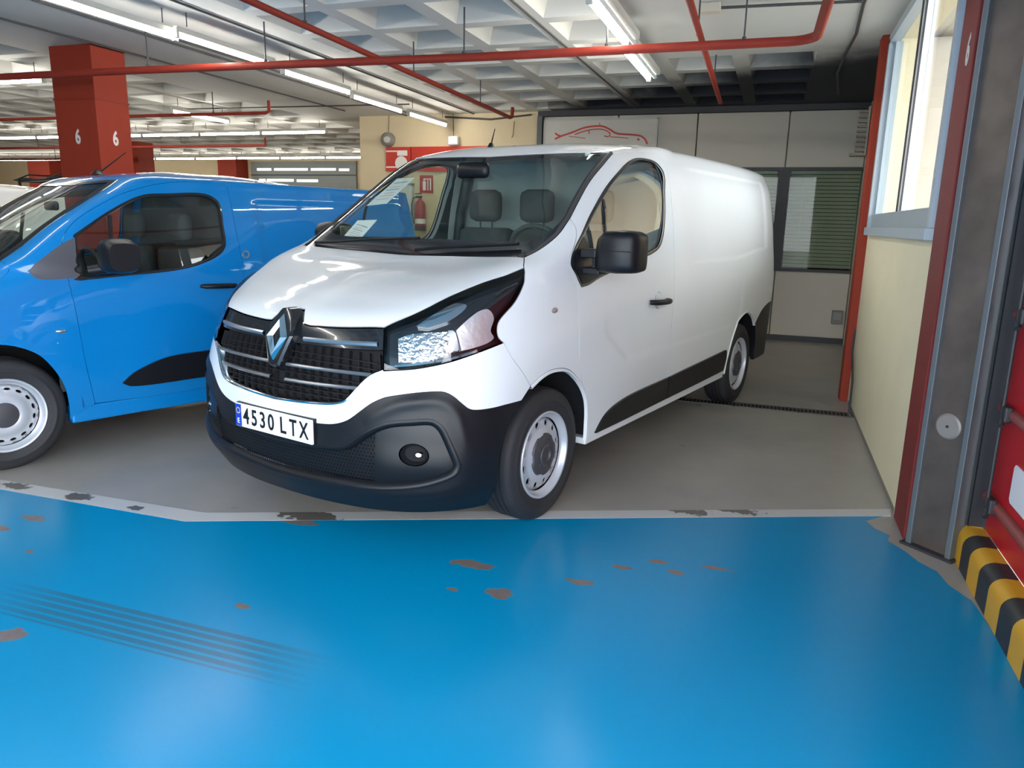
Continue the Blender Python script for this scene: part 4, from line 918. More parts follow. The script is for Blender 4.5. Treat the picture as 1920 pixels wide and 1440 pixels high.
    for a in range(len(us)):
        for b in range(len(vs_)):
            cu, cv = us[a]+(.00825 if b % 2 else 0), vs_[b]; cells.append((cu, cv))
    cells = np.array(cells); cells = cells[inside(q, cells) & (cells[:, 0] < .62)]
    pc = S.P(cells[:, 0], cells[:, 1]); pu, pv, nn = S.PN(cells[:, 0], cells[:, 1])
    for p, a, b, n_ in zip(pc, pu, pv, nn):
        a = a/np.linalg.norm(a); b = b/np.linalg.norm(b); p = p-n_*.036
        for sg in (1, -1):
            m_ = np.array([1, sg, 1]); ring = []
            for k in range(6):
                an = PI/6+k*PI/3; ring.append((p+(a*math.cos(an)+b*math.sin(an))*.0098)*m_)
            inn = [(p+(a*math.cos(PI/6+k*PI/3)+b*math.sin(PI/6+k*PI/3))*.0062)*m_ for k in range(6)]
            R1 = [bm.verts.new(v) for v in ring]; R2 = [bm.verts.new(v) for v in inn]
            for k in range(6): bm.faces.new((R1[k], R1[(k+1) % 6], R2[(k+1) % 6], R2[k]))
    hx = obj('honeycomb_mesh', bm, BLKP, lb); hx['kind'] = 'stuff'
    # fog plates
    fc = S.uv([(.790, .712, .488)])[0]; a_, b_, nF = S.PN(np.array([fc[0]]), np.array([fc[1]])); pF = S.P(np.array([fc[0]]), np.array([fc[1]]))[0]; nF = nF[0]
    circ = []
    eu = a_[0]/np.linalg.norm(a_[0]); ev = b_[0]/np.linalg.norm(b_[0])
    for k in range(28):
        an = 2*PI*k/28; circ.append(pF+eu*.062*math.cos(an)+ev*.044*math.sin(an))
    circ = S.uv(np.array(circ))
    MI = [(.858, .533, .326), (.845, .57, .40), (.835, .59, .52), (.83, .608, .612)]
    P = np.vstack([S.run([(.858, .533, .326), (.818, .638, .337), (.77, .734, .357), (.72, .806, .385), (.674, .852, .418), (.668, .857, .447)])[:-1], S.run([(.668, .857, .447), (.691, .825, .54), (.708, .795, .604), (.727, .767, .629), (.778, .698, .627), (.83, .608, .612), (.861, .543, .582)])[:-1], S.run([(.861, .543, .582), (.86, .54, .45), (.858, .533, .326)])[:-1]])
    for sd, s in (('L', 1), ('R', -1)):
        fp = panel(S, 'fog_lamp_plate', P, BLKD, lb, off=-.024, holes=[circ], side=sd, gap=.006, res=.02, flange=.02, hflange=.05)
        fl = nb(); lathe(fl, [(0, -.045), (.040, -.045), (.052, -.02), (.060, .0)], 24, axis='z')
        X = Matrix((tuple(eu), tuple(ev*.72), tuple(nF))).transposed().to_4x4(); X.translation = Vector(pF-nF*.032)
        bmesh.ops.transform(fl, matrix=X, verts=fl.verts)
        lf = nb(); lathe(lf, [(0, .016), (.012, .014), (.019, .004), (.019, -.03)], 20, axis='z'); X2 = X.copy(); X2.translation = Vector(pF-nF*.045+eu*.018)
        bmesh.ops.transform(lf, matrix=X2, verts=lf.verts)
        if s < 0:
            for b in (fl, lf):
                for v in b.verts: v.co.y *= -1
                bmesh.ops.reverse_faces(b, faces=b.faces)
        obj('fog_lamp_bucket', fl, BLKG, lb, smooth=40); obj('fog_lamp', lf, CHROME, lb, smooth=40, label='small clear round fog lamp')
    # --- grille
    P = K(GRB, HLI, rv(LC), rv(LB), rv(LA), [(.755, 0, 1.045), (.914, 0, .65)])
    gr = panel(S, 'grille', P, VOID, t, off=-.05, side='B', gap=.001, flange=-.046, res=.05, label='black front grille of thin bars')
    T1 = [(.858, .018, .905), (.855, .14, .905), (.84, .333, .908), (.80, .50, .912), (.788, .548, .915)]
    P = K([(.858, 0, .905), (.855, .14, .905), (.84, .333, .908), (.80, .50, .912), (.779, .546, .915)], [(.779, .546, .915), (.745, .521, 1.004)], rv(LC), rv(LB), rv(LA), [(.755, 0, 1.045), (.858, 0, .905)])
    panel(S, 'upper_grille_bar', P, BLKG, gr, off=-.010, side='B', gap=.004, flange=.03, res=.02)
    ln = S.run([(.85, .135, .930), (.83, .32, .932), (.80, .45, .935), (.782, .515, .938)])
    strip(S, 'silver_insert', ln, [(-.011, -.012), (-.009, -.003), (0, .003), (.008, .0), (.010, -.010)], SILV, gr, side='B', label='satin silver insert bar')
    for zc, y1 in ((.815, .545), (.745, .475)):
        ys = [.05, .16, .28, .38, y1-.05, y1]
        l = S.run([(.88, yy, zc+.018*(yy/y1)**2-.004) for yy in ys])
        strip(S, 'grille_bar', l, [(-.010, -.030), (-.008, -.010), (-.002, -.006), (.006, -.010), (.009, -.030)], SILVD, gr, side='B')
    bm = nb(); g2 = S.shift(K(GRB, [(.798, .564, .831), (.777, .545, .905)], [(.777, .545, .905), (.858, 0, .900)], [(.858, 0, .90), (.914, 0, .65)]), .002)
    def ribbon(line, w, d0, d1):
        Pp = S.P(line[:, 0], line[:, 1]); _, _, N_ = S.PN(line[:, 0], line[:, 1]); T_ = np.gradient(Pp, axis=0); B_ = np.cross(N_, T_); B_ /= np.linalg.norm(B_, axis=1, keepdims=True)
        for sg in (1, -1):
            m_ = np.array([1, sg, 1]); R_ = [[bm.verts.new(v*m_) for v in A] for A in (Pp-N_*d1-B_*w, Pp-N_*d0-B_*w, Pp-N_*d0+B_*w, Pp-N_*d1+B_*w)]
            for A, B in zip(R_, R_[1:]):
                for k in range(len(A)-1): bm.faces.new((A[k], A[k+1], B[k+1], B[k]))
    for zc in (.690, .715, .775, .845, .875):
        l = S.run([(.88, yy, zc+.012*yy) for yy in (.0, .15, .3, .45, .56)]); l = l[inside(g2, l)]
        if len(l) > 2: ribbon(l, .0022, .022, .045)
    for yy in np.arange(.035, .56, .052):
        l = S.run([(.9-.15*yy, yy+.25*(.78-zz)*yy, zz) for zz in np.linspace(.64, .91, 7)]); l = l[inside(g2, l)]
        if len(l) > 2: ribbon(l, .0018, .022, .045)
    fm = obj('grille_fins', bm, FIN, gr); fm['kind'] = 'stuff'
    strip(S, 'chrome_trim', S.run(GRB), [(.014, -.030), (.010, -.004), (.004, .003), (-.003, .001), (-.005, -.004)], CHROME, gr, side='B', label='thin chrome strip under the grille')
    # --- emblem : hollow faceted lozenge on a black shield
    ex = lambda z: np.interp(z, [.80, .92, 1.03], [.893, .868, .812])
    sh = [(0, .790), (.034, .800), (.078, .90), (.092, .935), (.082, .965), (.042, 1.033), (.024, 1.046), (0, 1.050)]
    full = sh+[(-a, b) for a, b in sh[-2:0:-1]]
    bm = nb(); n = len(full)
    A = [bm.verts.new((float(ex(b))-.05, a, b)) for a, b in full]; B = [bm.verts.new((float(ex(b))+.004, a, b)) for a, b in full]; D = [bm.verts.new((float(ex(b))+.012, a*.86, .925+(b-.925)*.90)) for a, b in full]
    for X_, Y_ in ((A, B), (B, D)):
        for k in range(n): bm.faces.new((X_[k], X_[(k+1) % n], Y_[(k+1) % n], Y_[k]))
    bm.faces.new(D); obj('emblem_shield', bm, BLKG, gr, smooth=25)
    bm = nb(); xo = lambda z, d: float(ex(z))+.012+d
    oz, oy = .105, .066; iz, iy = .050, .024; zc = .925
    O = [(0, zc+oz), (oy, zc+.004), (0, zc-oz), (-oy, zc+.004)]; I_ = [(0, zc+iz), (iy, zc+.004), (0, zc-iz), (-iy, zc+.004)]; Md = [((a[0]+b[0])/2, (a[1]+b[1])/2) for a, b in zip(O, I_)]
    vo = [bm.verts.new((xo(b, .0), a, b)) for a, b in O]; vm = [bm.verts.new((xo(b, .020), a, b)) for a, b in Md]; vi = [bm.verts.new((xo(b, .002), a, b)) for a, b in I_]
    for k in range(4):
        k2 = (k+1) % 4; bm.faces.new((vo[k], vo[k2], vm[k2], vm[k])); bm.faces.new((vm[k], vm[k2], vi[k2], vi[k]))
    obj('emblem', bm, CHROME, gr, label='chrome lozenge emblem')
    # --- number plate
    pz = .540; px = .925
    npl = boxo('number_plate', px-.012, px, -.26, .26, pz-.055, pz+.055, mat('plate_white', (.80, .80, .82), .35), t, bev=.003, label='white number plate reading 4530 LTX with a blue band')
    boxo('blue_band', px-.002, px+.0012, -.257, -.215, pz-.052, pz+.052, mat('plate_blue', (.01, .05, .42), .4), npl)
    MX = Matrix(((0, 0, 1, px+.001), (1, 0, 0, 0), (0, 1, 0, pz), (0, 0, 0, 1)))
    pk = mat('plate_black', (.01, .01, .012), .4)
    for ch, yy in zip('4530LTX', (-.180, -.122, -.064, -.006, .074, .142, .210)):
        M = MX.copy(); M.translation = Vector((px+.001, yy, pz-.002)); text('character', ch, pk, npl, M, .105, .74 if ch in 'TX' else .82, bold=.0018)
    Mb = MX.copy(); Mb.translation = Vector((px+.0015, -.236, pz-.028)); text('country_letter', 'E', mat('plate_letter', (.8, .8, .8), .4), npl, Mb, .035)
    bm = nb()
    for k in range(12):
        a = 2*PI*k/12; box(bm, px, px+.002, -.236+.013*math.cos(a)-.002, -.236+.013*math.cos(a)+.002, pz+.022+.013*math.sin(a)-.002, pz+.022+.013*math.sin(a)+.002)
    obj('star_ring', bm, mat('plate_star', (.8, .65, .05), .4), npl)
    boxo('plate_holder', px-.03, px-.012, -.262, .262, pz-.06, pz+.058, BLKP, npl)
    # --- headlights
    P = K(HLI[::-1], HLB[::-1], HLO[::-1], HLT[::-1]) if False else K(HLT, HLO, HLB, HLI)
    CHR = mat('ribbed_reflector', (.8, .8, .82), .12, metal=1, bump=.55, bscale=55, var=.12)
    CHR2 = mat('satin_reflector', (.85, .83, .83), .38, metal=.75, bump=.25, bscale=30)
    for sd in 'LR':
        hl = panel(S, 'headlight', P, BLKG, t, off=-.045, side=sd, gap=.002, flange=-.043, res=.03)
        def piece(nm, pts, m, off, res=.03, fl=.02, **k): return panel(S, nm, K(pts+[pts[0]] if False else pts, [pts[-1], pts[0]], res=.01), m, hl, off=off, side=sd, gap=0, flange=fl, res=res, **k)
        F = lambda L: [tuple(p) for p in L]
        piece('main_reflector', [(.748, .588, .975), (.71, .625, .992), (.60, .695, .985), (.55, .73, .975), (.565, .755, .915), (.63, .72, .880), (.70, .66, .868), (.75, .60, .868)], CHR, -.034, .012)
        piece('reflector_divider', [(.565, .715, .985), (.548, .73, .984), (.560, .765, .905), (.577, .752, .908)], SILV, -.022, .03)
        piece('side_reflector',  [(.535, .735, .985), (.46, .755, 1.035), (.40, .80, 1.075), (.38, .835, 1.035), (.41, .845, .985), (.40, .855, .955), (.47, .825, .925), (.545, .775, .907)], CHR2, -.030, .02)
        piece('turn_reflector', [(.65, .615, 1.005), (.55, .66, 1.058), (.48, .695, 1.085), (.45, .725, 1.068), (.53, .705, 1.02), (.62, .655, .998)], CHROME, -.024, .02)
        l = S.run([(.783, .566, .846), (.73, .655, .858), (.655, .735, .872), (.58, .785, .885), (.50, .825, .905)])
        strip(S, 'light_guide', l, [(-.009, -.022), (-.004, -.008), (.006, -.010), (.010, -.024)], CHROME, hl, side=sd)
        l = S.run([(.33, .80, 1.13), (.27, .815, 1.165), (.21, .84, 1.19)])
        strip(S, 'reflector_streak', l, [(-.004, -.03), (0, -.024), (.004, -.03)], SILV, hl, side=sd)
        panel(S, 'lens', P, LENS, hl, off=.001, side=sd, gap=.004, flange=.0, res=.02, label='clear headlight lens')
    # --- windscreen
    GL = [(-.125, 0, 1.352), (-.12, .35, 1.35), (-.105, .60, 1.346), (-.115, .69, 1.352), (-.155, .745, 1.378)]
    GL2 = [(-.155, .745, 1.378), (-.205, .762, 1.41), (-.285, .766, 1.46), (-.424, .742, 1.558), (-.571, .722, 1.66), (-.73, .705, 1.757), (-.86, .672, 1.822)]
    GL3 = [(-.86, .672, 1.822), (-.79, .615, 1.820), (-.745, .40, 1.818), (-.72, 0, 1.810)]
    outer = np.vstack([S.run([(.025, 0, 1.265), (.02, .354, 1.272), (.05, .763, 1.283)])[:-1], S.run(WSP)[:-1], S.run(WSP2)[:-1], S.run(WSH)[:-1]])
    Pf = np.vstack([outer, S.run([(-.729, 0, 1.82), (-.72, 0, 1.81)])[:-1], S.run(GL3[::-1])[:-1], S.run(GL2[::-1])[:-1], S.run(GL[::-1])[:-1], S.run([(-.125, 0, 1.352), (.025, 0, 1.265)])[:-1]])
    fr = panel(S, 'windscreen_surround', Pf, BLKG, t, off=-.003, side='B', gap=.0, flange=.02, res=.025)
    strip(S, 'windscreen_pillar_trim', np.vstack([S.run(WSP)[1:-1], S.run(WSP2)]), [(.003, -.002), (.006, .004), (.016, .005), (.022, .0)], GREYP, fr, side='B')
    Pg = np.vstack([S.run(GL)[:-1], S.run(GL2)[:-1], S.run(GL3)[:-1], S.run([(-.72, 0, 1.81), (-.125, 0, 1.352)])[:-1]])
    panel(S, 'windscreen', Pg, GLASS, t, off=-.004, side='B', gap=-.012, flange=0, res=.05, label='tinted windscreen')
    # --- wings
    P = K(HSIDE, WSP, DGA, [DGA[-1], ARC[-1]], rv(ARC)[:-1], GAP, rv(HLO))
    for sd in 'LR': panel(S, 'front_wing', P, WHITE, t, side=sd, gap=.002, res=.025, flange=.02)
    # --- doors
    hole = K([(-.245, .913, 1.150), (-.195, .901, 1.215), (-.175, .893, 1.262), (-.212, .887, 1.310), (-.30, .878, 1.382), (-.41, .859, 1.470), (-.646, .826, 1.626), (-.83, .81, 1.722), (-.96, .795, 1.775), (-1.10, .78, 1.806), (-1.24, .78, 1.812), (-1.33, .79, 1.795), (-1.365, .815, 1.74), (-1.345, .845, 1.65), (-1.31, .877, 1.50), (-1.275, .89, 1.40), (-1.22, .899, 1.33), (-1.12, .903, 1.295), (-.945, .907, 1.268), (-.655, .911, 1.222), (-.434, .913, 1.187), (-.30, .913, 1.155), (-.245, .913, 1.150)])
    win = hole
    P = K(rv(DGA)[:0]+[DGA[-1], DGA[-1]][:0]+rv(DGA), WSP2, DT, DR, [DR[-1], DGA[-1]])
    for sd, s in (('L', 1), ('R', -1)):
        d = panel(S, 'cab_door', P, WHITE, t, side=sd, holes=[hole], gap=.0025, res=.025, flange=.02, hflange=.006)
        strip(S, 'window_seal', win, [(-.005, .002), (.004, .004), (.013, .002), (.016, -.012)], BLKG, d, closed=True, side=sd)
        panel(S, 'door_window', win, GLASSD, d, off=-.010, side=sd, gap=.004, flange=0, res=.05, label='side window glass', fit=(0, 2, 1))
        strip(S, 'window_divider', S.run([(-.515, .91, 1.20), (-.545, .88, 1.38), (-.575, .845, 1.575)]), [(-.010, -.012), (-.009, -.004), (.009, -.004), (.010, -.012)], BLKG, d, side=sd)
        ml = K([(-.469, .905, .337), (-.551, .908, .405), (-.633, .911, .44), (-.768, .914, .465), (-.916, .915, .477), (-1.446, .914, .485)], [(-1.446, .914, .485), (-1.452, .908, .345)], [(-1.452, .908, .345), (-.469, .905, .337)])
        panel(S, 'side_moulding', ml, BLKP, d, off=.013, side=sd, gap=0, res=.04, flange=.02, label='black plastic side moulding')
        panel(S, 'door_frame_lining', P, DASH, d, off=-.036, side=sd, holes=[S.shift(hole, .006 if area(hole) > 0 else -.006)], gap=.03, res=.05, flange=0)
        # handle
        pk_ = S.P(*S.uv([(-1.18, .929, 1.0)]).T)[0]
        bm = nb(); tube(bm, [(-1.30, (pk_[1]+.008), .992), (-1.29, (pk_[1]+.034), .992), (-1.24, pk_[1]+.044, .994), (-1.12, pk_[1]+.044, .998), (-1.075, pk_[1]+.034, 1.0), (-1.06, pk_[1]+.004, 1.0)], [.016, .018, .017, .017, .016, .014], 8)
        for v in bm.verts: v.co.y *= s
        obj('door_handle', bm, BLKP, d, smooth=60, label='black door handle')
        bm = nb(); lathe(bm, [(0, -.012), (.03, -.010), (.045, -.003), (.052, .002)], 24, c=(-1.18, pk_[1]+.003, 1.005))
        for v in bm.verts: v.co.y *= s
        obj('handle_recess', bm, WHITE, d, smooth=60)
        # mirror
        sail = K([(-.245, .913, 1.150), (-.195, .901, 1.215), (-.175, .893, 1.262), (-.212, .887, 1.310), (-.30, .878, 1.382)], [(-.30, .878, 1.382), (-.37, .90, 1.29), (-.44, .913, 1.190)], [(-.44, .913, 1.190), (-.30, .913, 1.155), (-.245, .913, 1.150)])
        sa = panel(S, 'mirror_base', sail, BLKP, t, off=.006, side=sd, gap=.003, res=.03, flange=.03)
        bm = nb()
        secs = []
        for i, (yy, x0, x1, z0, z1) in enumerate([(.985, -.345, -.235, 1.225, 1.335), (1.0, -.375, -.215, 1.217, 1.385), (1.03, -.385, -.205, 1.213, 1.412), (1.10, -.390, -.198, 1.212, 1.418), (1.17, -.385, -.215, 1.216, 1.412), (1.195, -.375, -.24, 1.226, 1.400), (1.203, -.355, -.27, 1.245, 1.380)]):
            ring = []
            for k in range(24):
                a = 2*PI*k/24; ca, sa_ = math.cos(a), math.sin(a); e = .42
                ring.append(bm.verts.new(((x0+x1)/2+(x1-x0)/2*math.copysign(abs(ca)**e, ca), s*yy, (z0+z1)/2+(z1-z0)/2*math.copysign(abs(sa_)**e, sa_))))
            secs.append(ring)
        for A, B in zip(secs, secs[1:]):
            for k in range(24): bm.faces.new((A[k], A[(k+1) % 24], B[(k+1) % 24], B[k]))
        bm.faces.new(secs[0]); bm.faces.new(secs[-1][::-1]); bmesh.ops.recalc_face_normals(bm, faces=bm.faces)
        gl_ = nb(); box(gl_, -.396, -.388, min(s*1.02, s*1.18), max(s*1.02, s*1.18), 1.235, 1.395, .004)
        se_ = nb(); box(se_, -.215, -.1965, min(s*1.01, s*1.19), max(s*1.01, s*1.19), 1.318, 1.322)
        if s < 0: # the far mirror is folded back against its door
            FM = Matrix.Translation((-.30, -.965, 0))@Matrix.Rotation(math.radians(-78), 4, 'Z')@Matrix.Translation((.30, .985, 0))
            for b_ in (bm, gl_, se_): bmesh.ops.transform(b_, matrix=FM, verts=b_.verts)
        mh = obj('mirror_housing', bm, BLKP, t, smooth=50, label='black door mirror' if s > 0 else 'black door mirror folded back')
        bm = nb(); box(bm, -.34, -.25, min(s*.90, s*1.0), max(s*.90, s*1.0), 1.20, 1.235, .006); box(bm, -.345, -.235, min(s*.90, s*.985), max(s*.90, s*.985), 1.28, 1.325, .006); box(bm, -.33, -.26, min(s*.955, s*.99), max(s*.955, s*.99), 1.2, 1.32, .004)
        obj('mirror_arm', bm, BLKP, mh)
        obj('mirror_glass', gl_, CHROME, mh)
        obj('mirror_seam', se_, BLKG, mh)
        # indicator on the wing
        ip = S.P(*S.uv([(.005, .909, 1.043)]).T)[0]
        bm = nb(); lathe(bm, [(0, .006), (.014, .004), (.017, 0)], 16, c=(0, 0, 0)); bmesh.ops.scale(bm, vec=(1.6, 1, .8), verts=bm.verts); bmesh.ops.translate(bm, vec=(.005, ip[1], 1.043), verts=bm.verts)
        for v in bm.verts: v.co.y *= s
        obj('side_indicator', bm, mat('indicator_lens', (.32, .27, .26), .2), t, smooth=60)
    # --- load body and roof
    def raw(a, b): return resample(np.array([a, b]), .03)
    vh = S.uv([(-.729, 0, 1.82)])[0][1]; zb = S.uv([(-4.03, 0, .79)])[0]
    P = np.vstack([S.run([DR[-1], (-2.0, .908, .315), RAC[0]], .03)[:-1], S.run(RAC)[:-1], S.run(RBT[:-1], .03)[:-1], raw(S.uv([RBT[-2]])[0], (UM, zb[1]))[:-1], raw((UM, zb[1]), (UM, VM))[:-1], raw((UM, VM), (0, VM))[:-1], raw((0, VM), (0, vh))[:-1], S.run(WSH[::-1])[:-1], S.run(DT)[:-1], S.run(DR)[:-1]])
    panel(S, 'load_body', P, WHITE, t, side='B', gap=0, res=.028, flange=.02)
    P = np.vstack([S.run(RBT[:-1], .03)[:-1], raw(S.uv([RBT[-2]])[0], (UM, zb[1]))[:-1], raw((UM, zb[1]), (UM, .10))[:-1], raw((UM, .10), S.uv([RAC2[-1]])[0])[:-1], S.run(RAC2[::-1])[:-1]])
    panel(S, 'rear_bumper', P, BLKP, t, side='B', gap=.003, res=.05, flange=.03)
    ml = K([(-1.46, .914, .485), (-2.025, .916, .499), (-2.615, .913, .512)], [(-2.615, .913, .512), (-2.64, .908, .435), (-2.60, .906, .352)], [(-2.60, .906, .352), (-1.46, .908, .345)], [(-1.46, .908, .345), (-1.46, .914, .485)])
    for sd in 'LR': panel(S, 'side_moulding', ml, BLKP, t, off=.013, side=sd, gap=0, res=.04, flange=.02, label='black plastic side moulding')
    # arch lips
    for sd in 'LR':
        strip(S, 'wheel_arch_lip', np.vstack([S.run(ARC[1:])]), [(.0, .0), (-.004, .006), (-.014, .006), (-.018, -.012)], WHITE, t, side=sd)
        strip(S, 'wheel_arch_lip', S.run(RAC), [(.0, .0), (-.004, .006), (-.012, .006), (-.016, -.012)], WHITE, t, side=sd)
        liner(t, 0.0, .333, .44, .895, .52, sd); liner(t, -3.098, .333, .445, .89, .52, sd)
    bm = nb()
    for s in (1, -1): box(bm, -2.66, -.39, min(s*.80, s*.897), max(s*.80, s*.897), .285, .322, .008)
    obj('sill', bm, WHITE, t)
    # wheels
    for x in (0, -3.098):
        for sd in 'LR': make_wheel(t, x, .885, sd)
    bm = nb(); box(bm, -2.6, -.45, -.78, .78, .30, .36); box(bm, -3.95, -3.55, -.75, .75, .32, .36); box(bm, .40, .66, -.55, .55, .24, .28); box(bm, -3.6, .45, -.45, .45, .28, .34)
    obj('underbody', bm, VOID, t)
    # --- cab interior
    bm = nb(); prism(bm, [(-.12, 1.20), (-.10, 1.268), (-.30, 1.275), (-.45, 1.25), (-.55, 1.16), (-.50, .8), (-.2, .75)], 'y', -.80, .80)
    obj('dashboard', bm, DASH, t, smooth=30)
    bm = nb(); prism(bm, [(-.36, 1.26), (-.40, 1.32), (-.52, 1.325), (-.58, 1.24), (-.5, 1.18)], 'y', .16, .62); obj('instrument_binnacle', bm, DASH, t, smooth=30)
    bm = nb(); tube(bm, [(-.70+.07*math.sin(a)*.9, .38+.19*math.cos(a), 1.255+.17*math.sin(a)) for a in np.linspace(0, 2*PI, 33)], .016, 8, cap=False)
    for a in (0, PI, -PI/2): tube(bm, [(-.69, .38, 1.245), (-.70+.07*math.sin(a)*.9, .38+.18*math.cos(a), 1.255+.165*math.sin(a))], .018, 6)
    lathe(bm, [(0, .02), (.05, .015), (.06, -.01)], 16, axis='z', c=(-.69, .38, 1.24)); obj('steering_wheel', bm, DASH, t, smooth=50)
    for yc, w in ((.43, .25), (0.0, .21), (-.42, .23)):
        bm = nb(); box(bm, -1.38, -1.22, yc-w+.02, yc+w-.02, .78, 1.40, .05, ); box(bm, -1.32, -.82, yc-w+.01, yc+w-.01, .62, .80, .05)
        se = obj('seat', bm, SEAT, t, smooth=50)
        bm = nb(); box(bm, -1.33, -1.22, yc-.125, yc+.125, 1.44, 1.655, .05); tube(bm, [(-1.29, yc-.05, 1.38), (-1.28, yc-.05, 1.5)], .006, 6); tube(bm, [(-1.29, yc+.05, 1.38), (-1.28, yc+.05, 1.5)], .006, 6)
        obj('headrest', bm, SEAT, se, smooth=50)
    bm = nb(); prism(bm, [(-.86, .34), (.86, .34), (.87, 1.1), (.82, 1.5), (.74, 1.80), (.62, 1.86), (-.62, 1.86), (-.74, 1.80), (-.82, 1.5), (-.87, 1.1)], 'x', -1.62, -1.59); obj('bulkhead', bm, LINER, t)
    bm = nb(); box(bm, -1.60, -.90, -.62, .62, 1.850, 1.862); box(bm, -.62, -.60, .5, .6, 1.5, 1.6) if False else None; obj('cab_roof_lining', bm, LINER, t)
    boxo('cab_floor', -1.6, .3, -.82, .82, .40, .44, VOID, t)
    for s in (1, -1):
        bm = nb(); prism(bm, [(-1.60, .5), (-.52, .5), (-.50, .84), (-.28, .90), (-.28, 1.14), (-1.44, 1.24), (-1.60, 1.24)], 'y', s*.86, s*.845); obj('door_lining', bm, DASH, t)
        bm = nb(); tube(bm, [(-1.50, s*.85, 1.2), (-1.50, s*.81, 1.5), (-1.50, s*.74, 1.80)], .035, 8); obj('pillar_lining', bm, DASH, t, smooth=60)
    bm = nb(); box(bm, -.60, -.55, -.125, .105, 1.685, 1.775, .03); tube(bm, [(-.62, 0, 1.72), (-.68, 0, 1.80)], .01, 6); obj('interior_mirror', bm, BLKP, t, smooth=50)
    # wipers and aerial
    for pts, nm in (([(-.005, -.70, 1.29), (-.03, -.55, 1.30), (-.07, -.30, 1.322), (-.085, .02, 1.338)], 'wiper'), ([(-.005, .05, 1.283), (-.04, .2, 1.305), (-.065, .45, 1.322), (-.06, .66, 1.335)], 'wiper')):
        q = S.uv(pts); q = resample(q, .05); Pp = S.P(q[:, 0], q[:, 1]) if pts[0][1] >= 0 else None
        if Pp is None: Pp = np.array([(p[0]+.02, p[1], p[2]+.012) for p in pts])
        else: Pp = Pp+np.array([.012, 0, .012])
        bm = nb(); tube(bm, list(map(tuple, Pp)), .009, 6); obj(nm, bm, BLKP, t)
    bm = nb(); lathe(bm, [(0, .028), (.012, .025), (.022, .006), (.026, 0)], 14, axis='z', c=(-1.02, -.2, 1.905)); tube(bm, [(-1.02, -.2, 1.92), (-1.06, -.2, 2.02)], [.005, .003], 6); obj('aerial', bm, BLKP, t, smooth=50)
    return t
van = white_van()
def van_pt(x, y, z):
    fx, fy = -.2514, -.968
    return (-1.82+fx*x+(.968)*y, 3.578+fy*x+(-.2514)*y, z)
# ------------------------------------------------------------------ small van body net (blue van)
def small_net():
    rows = []
    PY = [0, .27, .49, .65, .78, .88, .95, .985, 1.0]; PX = [0, .01, .035, .085, .155, .25, .36, .50, .75]
    spec = [(.22, .82, .86, .9), (.35, .87, .885, .9), (.5, .88, .902, .9), (.65, .865, .912, .9), (.80, .82, .914, .95), (.92, .73, .910, 1.0), (1.02, .50, .903, 1.0), (1.10, .22, .895, .85), (1.16, .02, .884, .42), (1.21, -.07, .873, .36), (1.36, -.27, .838, .34), (1.5, -.475, .803, .34), (1.6, -.64, .765, .34), (1.665, -.76, .732, .34)]
    SX = [-.55, -1.1, -1.8, -2.5, -2.85, -3.06, -3.16, -3.20, -3.21, -3.21]; SF = [1.0, 1.003, 1.0, .985, .97, .95, .91, .78, .4, 0]
    for z, xf, w, k in spec:
        r = [(xf-px*k, py*w, z) for px, py in zip(PX, PY)]; x0 = r[-1][0]
        for i, (X, F) in enumerate(zip(SX, SF)):
            XX = min(X, x0-.22) if i == 0 else min(X, x0-.42) if i == 1 else min(X, x0-.62) if i == 2 else X
            if i >= 5: XX += .08*max(0, z-.9)
            r.append((XX, w*F, z))
        rows.append(r)
    for xf, zf, sy, sz in ((-.87, 1.690, .655, 1.690), (-1.0, 1.705, .50, 1.712), (-1.15, 1.716, .26, 1.726), (-1.2, 1.720, 0, 1.731)):
        r = [(xf-px*.34*(.6 if sy < .6 else 1), py*sy, zf+(sz-zf)*(i/8.)**2) for i, (px, py) in enumerate(zip(PX, PY))]; x0 = r[-1][0]
        for i, (X, F) in enumerate(zip(SX, SF)):
            XX = min(X, x0-.22) if i == 0 else min(X, x0-.42) if i == 1 else min(X, x0-.62) if i == 2 else X
            if i >= 5: XX += .065
            r.append((XX, sy*F, sz-[0, 0, .012, .06, .085, .10, .11, .12, .12, .12][i]))
        rows.append(r)
    return np.array(rows, float)
def small_press(p):
    p = p.copy(); x, y, z = p[..., 0], p[..., 1], p[..., 2]; sd = sst(.5, .7, y)
    r = sst(-1.60, -1.68, x)*sst(-2.98, -2.88, x)*sst(.98, 1.02, z)*(1-sst(1.52, 1.56, z))
    y = y-.012*r*sd
    # scooped door side between the belt and the moulding
    y = y-.012*sst(-.30, -.6, x)*sst(.42, .62, z)*(1-sst(.75, 1.0, z))*sd
    p[..., 1] = y
    return p
